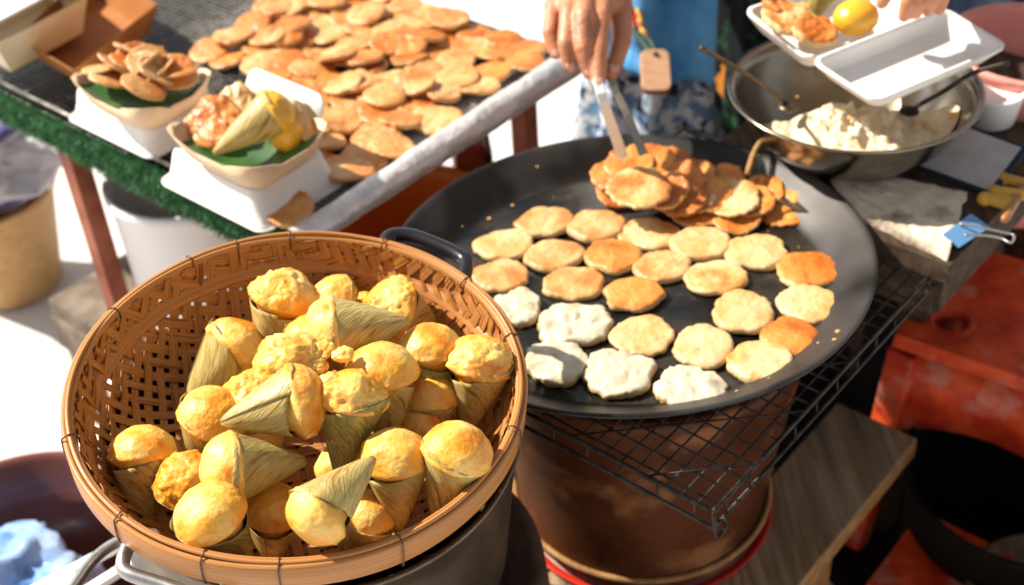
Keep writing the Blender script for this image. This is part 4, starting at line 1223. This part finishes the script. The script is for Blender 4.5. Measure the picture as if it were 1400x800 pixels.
fritter('flat_fritter', 1062, 14, CZ + .002, .022, .026, .5, (.2, .3), 'dark browned fritter at the container rear left', 'deep', 57)
bm = BM(); ball(bm, (0, 0, 0), .0265, 4, (1.12, 1, .85), .04, 2, 8, Quaternion(UP, .3).to_matrix()); o = obj('custard_cake', bm, 'lemon', None, loc=at(1170, 24, CZ + .004)); tag(o, 'bright yellow round cake in the white container', 'cake')
big_cone(1130, -22, 24, CZ + .02, 1112, 22, 'green leaf cone standing behind the yellow cake in the container', 'leaf_green', 5.3, .05)

# ------------------------------------------------------------------ right bottom: red stool, tub, basket
RZ2 = .45
rs = at(1330, 450, RZ2)
rst = thing('red_stool', 'scuffed red plastic stool with a round hole in the seat', 'stool', (rs.x + .05, rs.y + .05, 0))
hole = at(1300, 440, RZ2)
e_a = (at(1400, 515, RZ2) - at(1225, 455, RZ2)).normalized(); e_b = Vector((-e_a.y, e_a.x, 0))
org = at(1225, 457, RZ2)
mr_ = frame(e_a, e_b, UP, Vector((org.x, org.y, 0)))
hl = mr_.inverted() @ Vector((hole.x, hole.y, 0))
bm = BM()
W_, D_ = .32, .26
NS = 48
def sq(a, cx, cy, x0, x1, y0, y1):
    c, s = math.cos(a), math.sin(a); t = 1e9
    if c > 1e-9: t = min(t, (x1 - cx) / c)
    if c < -1e-9: t = min(t, (x0 - cx) / c)
    if s > 1e-9: t = min(t, (y1 - cy) / s)
    if s < -1e-9: t = min(t, (y0 - cy) / s)
    return (cx + c * t, cy + s * t)
angs = sorted([2 * PI * k / NS for k in range(NS)] + [math.atan2(y - hl.y, x - hl.x) % (2 * PI) for x in (0, W_) for y in (0, D_)])
n = len(angs)
levels = []
hr = .025
levels.append([mr_ @ Vector((hl.x + hr * math.cos(a), hl.y + hr * math.sin(a), RZ2 - .012)) for a in angs])
levels.append([mr_ @ Vector((hl.x + hr * math.cos(a), hl.y + hr * math.sin(a), RZ2 - .001)) for a in angs])
levels.append([mr_ @ Vector((hl.x + (hr + .004) * math.cos(a), hl.y + (hr + .004) * math.sin(a), RZ2 + .001)) for a in angs])
levels.append([mr_ @ Vector((hl.x + (hr + .010) * math.cos(a), hl.y + (hr + .010) * math.sin(a), RZ2 - .001)) for a in angs])
levels.append([mr_ @ Vector((*sq(a, hl.x, hl.y, 0, W_, 0, D_), RZ2)) for a in angs])
levels.append([mr_ @ Vector((*sq(a, hl.x, hl.y, 0 - .002, W_ + .002, -.002, D_ + .002), RZ2 - .022)) for a in angs])
LV = [[bm.verts.new(p) for p in lv] for lv in levels]
for i in range(len(LV) - 1):
    for k in range(n): bm.faces.new((LV[i][k], LV[i][(k + 1) % n], LV[i + 1][(k + 1) % n], LV[i + 1][k]))
obj('seat', bm, 'red_plastic', rst, world=True, smooth=False, solid=.003, bevel=.002)
bm = BM()
for (a, b, c_, d_) in (((.01, .012), (W_ - .01, .012), 0, 0), ((.012, .01), (.012, D_ - .01), 0, 0), ((W_ - .012, .01), (W_ - .012, D_ - .01), 0, 0), ((.01, D_ - .012), (W_ - .01, D_ - .012), 0, 0)):
    A_ = mr_ @ Vector((*a, RZ2 - .024)); B_ = mr_ @ Vector((*b, RZ2 - .024)); cen = mr_ @ Vector((W_ / 2, D_ / 2, RZ2 - .024))
    out = ((A_ + B_) / 2 - cen); out.z = 0; out.normalize()
    N_ = 14
    top = []; bot = []
    for k in range(N_ + 1):
        t = k / N_; p = A_.lerp(B_, t); arch = .11 + .05 * (2 * t - 1) ** 2
        top.append(bm.verts.new(p)); bot.append(bm.verts.new(p + out * .012 - UP * arch))
    for k in range(N_): bm.faces.new((top[k], top[k + 1], bot[k + 1], bot[k]))
obj('skirt', bm, 'red_plastic', rst, world=True, smooth=True, solid=.003)
for (u, v) in ((.015, .015), (W_ - .015, .015), (.015, D_ - .015), (W_ - .015, D_ - .015)):
    bm = BM(); cen = Vector((W_ / 2, D_ / 2, 0)); d = (Vector((u, v, 0)) - cen)
    A_ = mr_ @ Vector((u, v, RZ2 - .03)); B_ = mr_ @ (Vector((u, v, 0)) + d * .18)
    tube(bm, [A_, B_], [.030, .024], 4); obj('leg', bm, 'red_plastic', rst, world=True, smooth=False, bevel=.004)
# lower red basin piece and an added black tub standing in for shade
rl = at(1262, 770, .20)
r2 = thing('red_crate', 'upturned red plastic crate on the ground beside the bench leg', 'crate', (rl.x + .02, rl.y - .02, 0))
bm = BM(); solidbox(bm, rotf(Vector((0, 0, 0)), AZ), .20, .16, .20, 1.08, .02); obj('crate_body', bm, 'red_plastic', r2)

bt = at(1360, 660, .30)
tub_ = thing('shade_tub', 'added black tub standing in for the deep shade under the red stool', 'tub', (bt.x + .06, bt.y + .02, 0))
bm = BM(); lathe(bm, [(0, .0), (.13, 0), (.15, .01), (.17, .28), (.178, .285), (.176, .295), (.165, .285), (.15, .04), (0, .03)], 64); obj('tub_body', bm, 'shade_black', tub_)
wkp = at(1400, 800, .22)
wk2 = thing('woven_basket', 'dark woven basket cut by the lower right corner', 'basket', (wkp.x + .04, wkp.y - .02, 0))
bm = BM(); lathe(bm, [(0, 0), (.08, 0), (.09, .01), (.115, .20), (.12, .21), (.112, .215), (.10, .2), (.06, .19), (0, .19)], 90, rfun=lambda r, z, a: (r + .0025 * math.sin(45 * a) * math.sin(z * 300), z)); obj('basket_body', bm, 'wicker_dark', wk2)
# black sheet added to darken the ground like shade under the stall's right side
bm = BM(); box(bm, (1.05, .75, .004), (1.5, 1.9, .006), R(20)); o = obj('shade_sheet', bm, 'shade_black', None, smooth=False); tag(o, 'added black sheet as ground shade under the right side of the stall', 'mat')
# pink tub and white cup at right edge
pk = at(1385, 120, .74)
pb = thing('pink_tub', 'blurred salmon pink plastic tub at the upper right edge', 'tub', (pk.x + .05, pk.y + .06, TZ2 - .2))
bm = BM(); lathe(bm, [(0, 0), (.09, 0), (.10, .01), (.125, .25), (.13, .26), (.122, .262), (.115, .25), (.09, .02), (0, .015)], 64); obj('tub_body', bm, 'pink_plastic', pb)
wc = at(1350, 148, TZ2 + .02)
o = thing('white_pot', 'small white plastic pot between the bowl and the pink tub', 'pot', (wc.x + .005, wc.y, TZ2))
bm = BM(); lathe(bm, [(0, 0), (.030, 0), (.034, .004), (.040, .045), (.042, .048), (.038, .050), (.034, .044), (0, .040)], 48); obj('pot_body', bm, 'white_plastic', o)

# ------------------------------------------------------------------ people
def torus_cloth(bm, cpts, rads, folds=9, amp=.02, seed=0, nseg=90, thick=0):
    """draped tube of cloth round a path: cpts centres, rads (rx, ry)"""
    uv = bm.loops.layers.uv.verify(); rows = []
    n = len(cpts)
    for i in range((n - 1) * 8 + 1):
        t = i / 8; a = min(int(t), n - 2); f = t - a
        c = Vector(cpts[a]).lerp(Vector(cpts[a + 1]), f)
        rx = rads[a][0] * (1 - f) + rads[a + 1][0] * f; ry = rads[a][1] * (1 - f) + rads[a + 1][1] * f
        row = []
        for k in range(nseg):
            th = 2 * PI * k / nseg
            fo = amp * (math.sin(folds * th + seed + .7 * math.sin(i * .15)) * .5 + fbm(Vector((math.cos(th) * 2.2, math.sin(th) * 2.2, i * .06 + seed)), 3))
            row.append(bm.verts.new(c + Vector((math.cos(th) * (rx + fo), math.sin(th) * (ry + fo), 0))))
        rows.append(row)
    for i in range(len(rows) - 1):
        for k in range(nseg):
            bm.faces.new((rows[i][k], rows[i + 1][k], rows[i + 1][(k + 1) % nseg], rows[i][(k + 1) % nseg]))
def head_parts(c, s=1.0):
    c = Vector(c)
    def f(bm):
        ball(bm, c, .1 * s, 4, (.78, .95, 1.15)); ball(bm, c + Vector((0, -.03, -.045)) * s, .07 * s, 4, (.85, .85, .9))
        ball(bm, c + Vector((0, -.098, -.012)) * s, .016 * s, 3, (.8, 1.1, 1.3)); ball(bm, c + Vector((0, -.095, -.055)) * s, .02 * s, 3, (1.3, .5, .4))
        for sx in (-1, 1): ball(bm, c + Vector((sx * .08, 0, -.01)) * s, .025 * s, 3, (.35, .7, 1.2))
    return f

# vendor: standing behind the pan, right hand reaching down with the tongs
VX, VY = .36, .86
vend = thing('person', 'vendor in a blue top and patterned skirt holding tongs over the pan', 'person', (VX, VY, 0))
wr = at(806, -80, .945); 
def hp(x, y, z): return at(x, y, z)
elbow = Vector((.13, .80, 1.12)); shoulder = Vector((VX - .17, VY - .02, 1.34))
hz = .885
K = {  # knuckles and finger joints, measured on the photo
 'pinky': [(782, -40, .925), (757, 12, .915), (752, 45, .900), (760, 72, .880)],
 'ring': [(795, -45, .930), (778, 18, .925), (774, 60, .902), (779, 88, .878)],
 'middle': [(808, -45, .935), (798, 22, .928), (798, 66, .900), (806, 98, .874)],
 'index': [(826, -42, .935), (822, 24, .920), (818, 74, .892), (818, 112, .868)],
 'thumb': [(832, -60, .925), (850, 5, .905), (850, 55, .885), (838, 97, .868)]}
RD = {'pinky': (.015, .0118, .0108, .0090), 'ring': (.016, .0130, .0118, .0098), 'middle': (.016, .0136, .0122, .0102), 'index': (.016, .0136, .0122, .0098), 'thumb': (.017, .0150, .0132, .0104)}
parts = []
for f_, pts in K.items():
    parts.append(limb([hp(*p) for p in pts], RD[f_]))
parts.append(limb([wr, hp(800, -30, .93)], (.026, .027)))
parts.append(limb([wr, hp(785, -20, .925)], (.024, .020)))
parts.append(limb([wr, hp(822, -20, .925)], (.024, .021)))
parts.append(limb([wr, hp(812, 0, .925)], (.024, .017)))
parts.append(limb([hp(756, 8, .914), hp(800, 14, .925), hp(846, 6, .906)], (.0125, .0155, .014)))
parts.append(limb([hp(764, -16, .922), hp(846, -20, .915)], (.018, .018)))
parts.append(limb([hp(770, -40, .93), hp(842, -45, .925)], (.021, .021)))
fa = wr.lerp(elbow, .5)
parts.append(limb([wr, wr.lerp(elbow, .2), fa, elbow], (.025, .029, .038, .042)))
hb_ = fused(parts, .0024, 5)
bp2 = [limb([elbow, elbow.lerp(shoulder, .5), shoulder], (.042, .050, .058)),
       limb([(VX + .17, VY - .02, 1.34), (VX + .27, VY - .06, 1.08), (VX + .20, VY - .22, .92)], (.056, .045, .030)),
       limb([(VX, VY, .88), (VX, VY, 1.05), (VX, VY, 1.25), (VX, VY, 1.36)], (.15, .135, .15, .09)),
       limb([(VX - .08, VY, 1.32), (VX + .08, VY, 1.32)], (.10, .10)),
       limb([(VX, VY, 1.36), (VX, VY - .02, 1.48)], (.055, .052)), head_parts((VX, VY - .04, 1.57)),
       limb([(VX - .08, VY, .86), (VX - .085, VY - .01, .46), (VX - .085, VY + .01, .08)], (.085, .055, .035)),
       limb([(VX + .08, VY, .86), (VX + .085, VY - .01, .46), (VX + .085, VY + .01, .08)], (.085, .055, .035)),
       limb([(VX - .085, VY + .02, .045), (VX - .095, VY - .14, .032)], (.04, .03)), limb([(VX + .085, VY + .02, .045), (VX + .095, VY - .14, .032)], (.04, .03)),
       limb([(VX + .20, VY - .22, .92), (VX + .19, VY - .31, .90)], (.030, .026))]
for k in range(5):
    bp2.append(limb([(VX + .165 + .014 * k, VY - .31, .90), (VX + .155 + .016 * k, VY - .36, .885), (VX + .155 + .016 * k, VY - .385, .865)], (.010, .009, .0075)))
bb = fused(bp2, .0075, 6)
tm = bpy.data.meshes.new('t'); bb.to_mesh(tm); bb.free(); hb_.from_mesh(tm)
obj('body', hb_, 'skin', vend, world=True)
for f_ in K:
    if f_ == 'thumb' or f_ == 'index' or True:
        a = hp(*K[f_][2]); b = hp(*K[f_][3]); d = (b - a).normalized(); up = -_F - d * (-_F).dot(d); up.normalize()
        bm = BM(); ball(bm, (0, 0, 0), 1, 3)
        mxn = frame(d.cross(up), d, up, b + up * RD[f_][3] * .78 + d * .001)
        for v in bm.verts: v.co = mxn @ Vector((v.co.x * RD[f_][3] * .62, v.co.y * RD[f_][3] * .85, v.co.z * .0020))
        obj('fingernail', bm, 'nail', vend, world=True)
bm = BM(); ball(bm, (VX, VY - .005, 1.595), .108, 4, (.86, 1.02, 1.12), .06, 3); obj('hair', bm, 'hair', vend, world=True)
bm = BM(); torus_cloth(bm, [(VX - .01, VY - .01, .62), (VX - .01, VY - .01, .70), (VX, VY, .90), (VX, VY, 1.1), (VX, VY, 1.36), (VX, VY, 1.42)], [(.185, .185), (.185, .18), (.18, .165), (.17, .155), (.20, .13), (.07, .07)], 9, .040, 1.1)
obj('shirt', bm, 'shirt_blue', vend, world=True, solid=.002)
bm = BM(); torus_cloth(bm, [(VX - .02, VY + .02, .14), (VX - .02, VY + .01, .45), (VX, VY, .86)], [(.205, .20), (.19, .185), (.155, .145)], 13, .022, 2.3)
obj('patterned_skirt', bm, 'sarong', vend, world=True, solid=.002)
for s_, e_, f0, r0 in ((shoulder, elbow, .9, .066), (Vector((VX + .17, VY - .02, 1.34)), Vector((VX + .27, VY - .06, 1.08)), .8, .062)):
    bm = BM(); tube(bm, [s_.lerp(e_, t * f0 / 6) for t in range(7)], [r0 + .004 * math.sin(t * 2) for t in range(7)], 24, caps=False); obj('sleeve', bm, 'shirt_blue', vend, world=True, solid=.002)

# lanyard with wooden tag hanging from the vendor's waist
TG = at(896, 98, .70)
lan = thing('wooden_tag', 'pale wooden tag with a hole hanging on a colourful lanyard', 'tag', TG)
axu = (_U * .93 - _R * .02 + _F * .34).normalized(); axr = _R
axr = (_R - axu * _R.dot(axu)).normalized(); axn = axr.cross(axu)
mtg = frame(axr, axu, axn, Vector((0, 0, 0)))
bm = BM()
pts = rrect(.045, .072, .012)
for z0, z1 in ((-.009, .006),):
    b_ = [bm.verts.new(mtg @ Vector((x, y, z0))) for x, y in pts]; t_ = [bm.verts.new(mtg @ Vector((x, y, z1))) for x, y in pts]
    n = len(pts)
    f = bm.faces.new(t_); f.material_index = 0; f = bm.faces.new(list(reversed(b_)))
    for k in range(n): f = bm.faces.new((b_[k], b_[(k + 1) % n], t_[(k + 1) % n], t_[k])); f.material_index = 1
tgb = obj('tag_block', bm, ['tag_wood', 'tag_side'], lan, smooth=False, bevel=.0015)
bm = BM(); ball(bm, mtg @ Vector((.001, .027, .0062)), .0042, 3, (1, 1, 1)); obj('tag_hole', bm, 'bakelite', tgb)
bm = BM()
for k_, off in enumerate((0, .012)):
    tube(bm, smoothpath([mtg @ Vector((0 + off * .3, .026, -.003)), mtg @ Vector((-.012 + off, .055, -.012)), mtg @ Vector((-.026 + off, .085, -.02)), mtg @ Vector((-.03 + off, .14, -.03))], 6), .0058, 10)
obj('lanyard_cord', bm, 'lanyard', lan)

# tongs
tg = thing('metal_tongs', 'silver metal tongs gripping the browned pancake heap', 'tongs', at(840, 130, .86))
def arm(pts, zs, w0, w1, mname, nm):
    P = [at(x, y, z) for (x, y), z in zip(pts, zs)]
    P = smoothpath(P, 5); n = len(P); bm = BM(); rows = []
    for i, p in enumerate(P):
        t = i / (n - 1); d = (P[min(i + 1, n - 1)] - P[max(i - 1, 0)]).normalized()
        s_ = d.cross(_F).normalized(); nn = s_.cross(d).normalized(); wv = w0 * (1 - t) + w1 * t
        rows.append([bm.verts.new(p + s_ * a * wv + nn * b) for a, b in ((-1, .0), (-.7, .0022), (.7, .0022), (1, .0), (.8, -.001), (-.8, -.001))])
    for i in range(n - 1):
        for k in range(6): bm.faces.new((rows[i][k], rows[i][(k + 1) % 6], rows[i + 1][(k + 1) % 6], rows[i + 1][k]))
    bm.faces.new(rows[-1]); bm.faces.new(list(reversed(rows[0])))
    return obj(nm, bm, mname, tg, world=True, smooth=False, bevel=.0005)
arm([(806, 60), (822, 128), (838, 176), (852, 216)], [.895, .862, .808, .758], .0062, .0078, 'tong_light', 'front_arm')
arm([(812, 50), (834, 108), (858, 158), (880, 212)], [.890, .858, .812, .765], .0045, .0060, 'steel', 'rear_arm')
bm = BM(); tube(bm, smoothpath([at(806, 60, .895), at(803, 35, .90), at(812, 50, .890)], 5), .0045, 8); obj('hinge', bm, 'steel', tg, world=True)

# customer at the right holding the container
CX, CY = 1.02, 1.12
cus = thing('person', 'person in navy jeans and white top holding the white container', 'person', (CX, CY, 0))
cw = at(1262, -58, .99)
ce = Vector((CX - .22, CY - .10, 1.10)); cs = Vector((CX - .18, CY, 1.36))
F2 = {'index': [(1256, -24, .965), (1242, 2, .945), (1236, 22, .925)], 'middle': [(1266, -26, .965), (1258, 2, .945), (1252, 18, .928)], 'ring': [(1276, -26, .96), (1274, 0, .94), (1268, 14, .925)], 'pinky': [(1286, -24, .955), (1288, -2, .935), (1284, 12, .922)], 'thumb': [(1238, -34, .96), (1214, -12, .95), (1206, 4, .935)]}
parts = [limb([hp(*p) for p in v], (.0125, .0098, .0082)) for v in F2.values()]
parts += [limb([cw, hp(1266, -30, .965)], (.026, .026)), limb([cw, hp(1280, -30, .96)], (.024, .018)), limb([cw, hp(1248, -30, .965)], (.024, .018)), limb([cw, cw.lerp(ce, .5), ce], (.026, .036, .042))]
h2 = fused(parts, .0026, 5)
b3 = [limb([ce, ce.lerp(cs, .5), cs], (.042, .050, .058)), limb([(CX + .18, CY, 1.36), (CX + .25, CY - .02, 1.10), (CX + .26, CY - .10, .88)], (.056, .045, .030)),
      limb([(CX, CY, .90), (CX, CY, 1.08), (CX, CY, 1.28), (CX, CY, 1.38)], (.15, .14, .155, .09)), limb([(CX - .1, CY, 1.34), (CX + .1, CY, 1.34)], (.10, .10)),
      limb([(CX, CY, 1.38), (CX, CY - .02, 1.50)], (.055, .052)), head_parts((CX, CY - .03, 1.60)),
      limb([(CX - .09, CY, .88), (CX - .1, CY, .48), (CX - .1, CY + .02, .09)], (.09, .058, .038)), limb([(CX + .09, CY, .88), (CX + .1, CY, .48), (CX + .1, CY + .02, .09)], (.09, .058, .038)),
      limb([(CX - .1, CY + .02, .05), (CX - .11, CY - .15, .035)], (.042, .032)), limb([(CX + .1, CY + .02, .05), (CX + .11, CY - .15, .035)], (.042, .032)), limb([(CX + .26, CY - .10, .88), (CX + .26, CY - .14, .82)], (.028, .026))]
for k in range(5): b3.append(limb([(CX + .23 + .014 * k, CY - .15, .81), (CX + .225 + .016 * k, CY - .16, .76), (CX + .225 + .016 * k, CY - .15, .725)], (.010, .009, .0075)))
b3m = fused(b3, .0075, 6); tm = bpy.data.meshes.new('t'); b3m.to_mesh(tm); b3m.free(); h2.from_mesh(tm)
obj('body', h2, 'skin', cus, world=True)
bm = BM(); ball(bm, (CX, CY + .01, 1.625), .108, 4, (.86, 1.02, 1.1), .06, 3); obj('hair', bm, 'hair', cus, world=True)
bm = BM(); torus_cloth(bm, [(CX, CY, .78), (CX, CY, 1.08), (CX, CY, 1.38), (CX, CY, 1.43)], [(.185, .17), (.175, .155), (.20, .13), (.07, .07)], 9, .016, 4); obj('shirt', bm, 'shirt_white', cus, world=True, solid=.002)
for sx in (-1, 1):
    bm = BM(); torus_cloth(bm, [(CX + sx * .1, CY + .02, .10), (CX + sx * .1, CY, .48), (CX + sx * .09, CY, .92)], [(.075, .08), (.085, .09), (.105, .12)], 7, .010, 6 + sx); obj('trouser_leg', bm, 'denim', cus, world=True, solid=.002)
for s_, e_ in ((cs, ce), (Vector((CX + .18, CY, 1.36)), Vector((CX + .25, CY - .02, 1.10)))):
    bm = BM(); tube(bm, [s_.lerp(e_, t * .85 / 6) for t in range(7)], [.068 - .002 * t for t in range(7)], 24, caps=False); obj('sleeve', bm, 'shirt_white', cus, world=True, solid=.002)

# dark floral bag standing between vendor and bowl
_r = ray(1012, 70); fb = CAMP + _r * ((.60 - CAMP.y) / _r.y)
o = thing('floral_bag', 'dark floral cloth bag standing between the vendor and the steel bowl', 'bag', (fb.x + .052, fb.y + .02, 0))
bm = BM(); torus_cloth(bm, [(0, 0, 0), (0, 0, .35), (0, 0, .86)], [(.08, .09), (.085, .09), (.075, .06)], 6, .014, 3); 
obj('bag_body', bm, 'floral', o, solid=.003)
bm = BM(); tube(bm, smoothpath([(-.05, 0, .85), (-.04, 0, .95), (.04, 0, .95), (.05, 0, .85)], 6), .006, 8); obj('bag_handle', bm, 'floral', o)
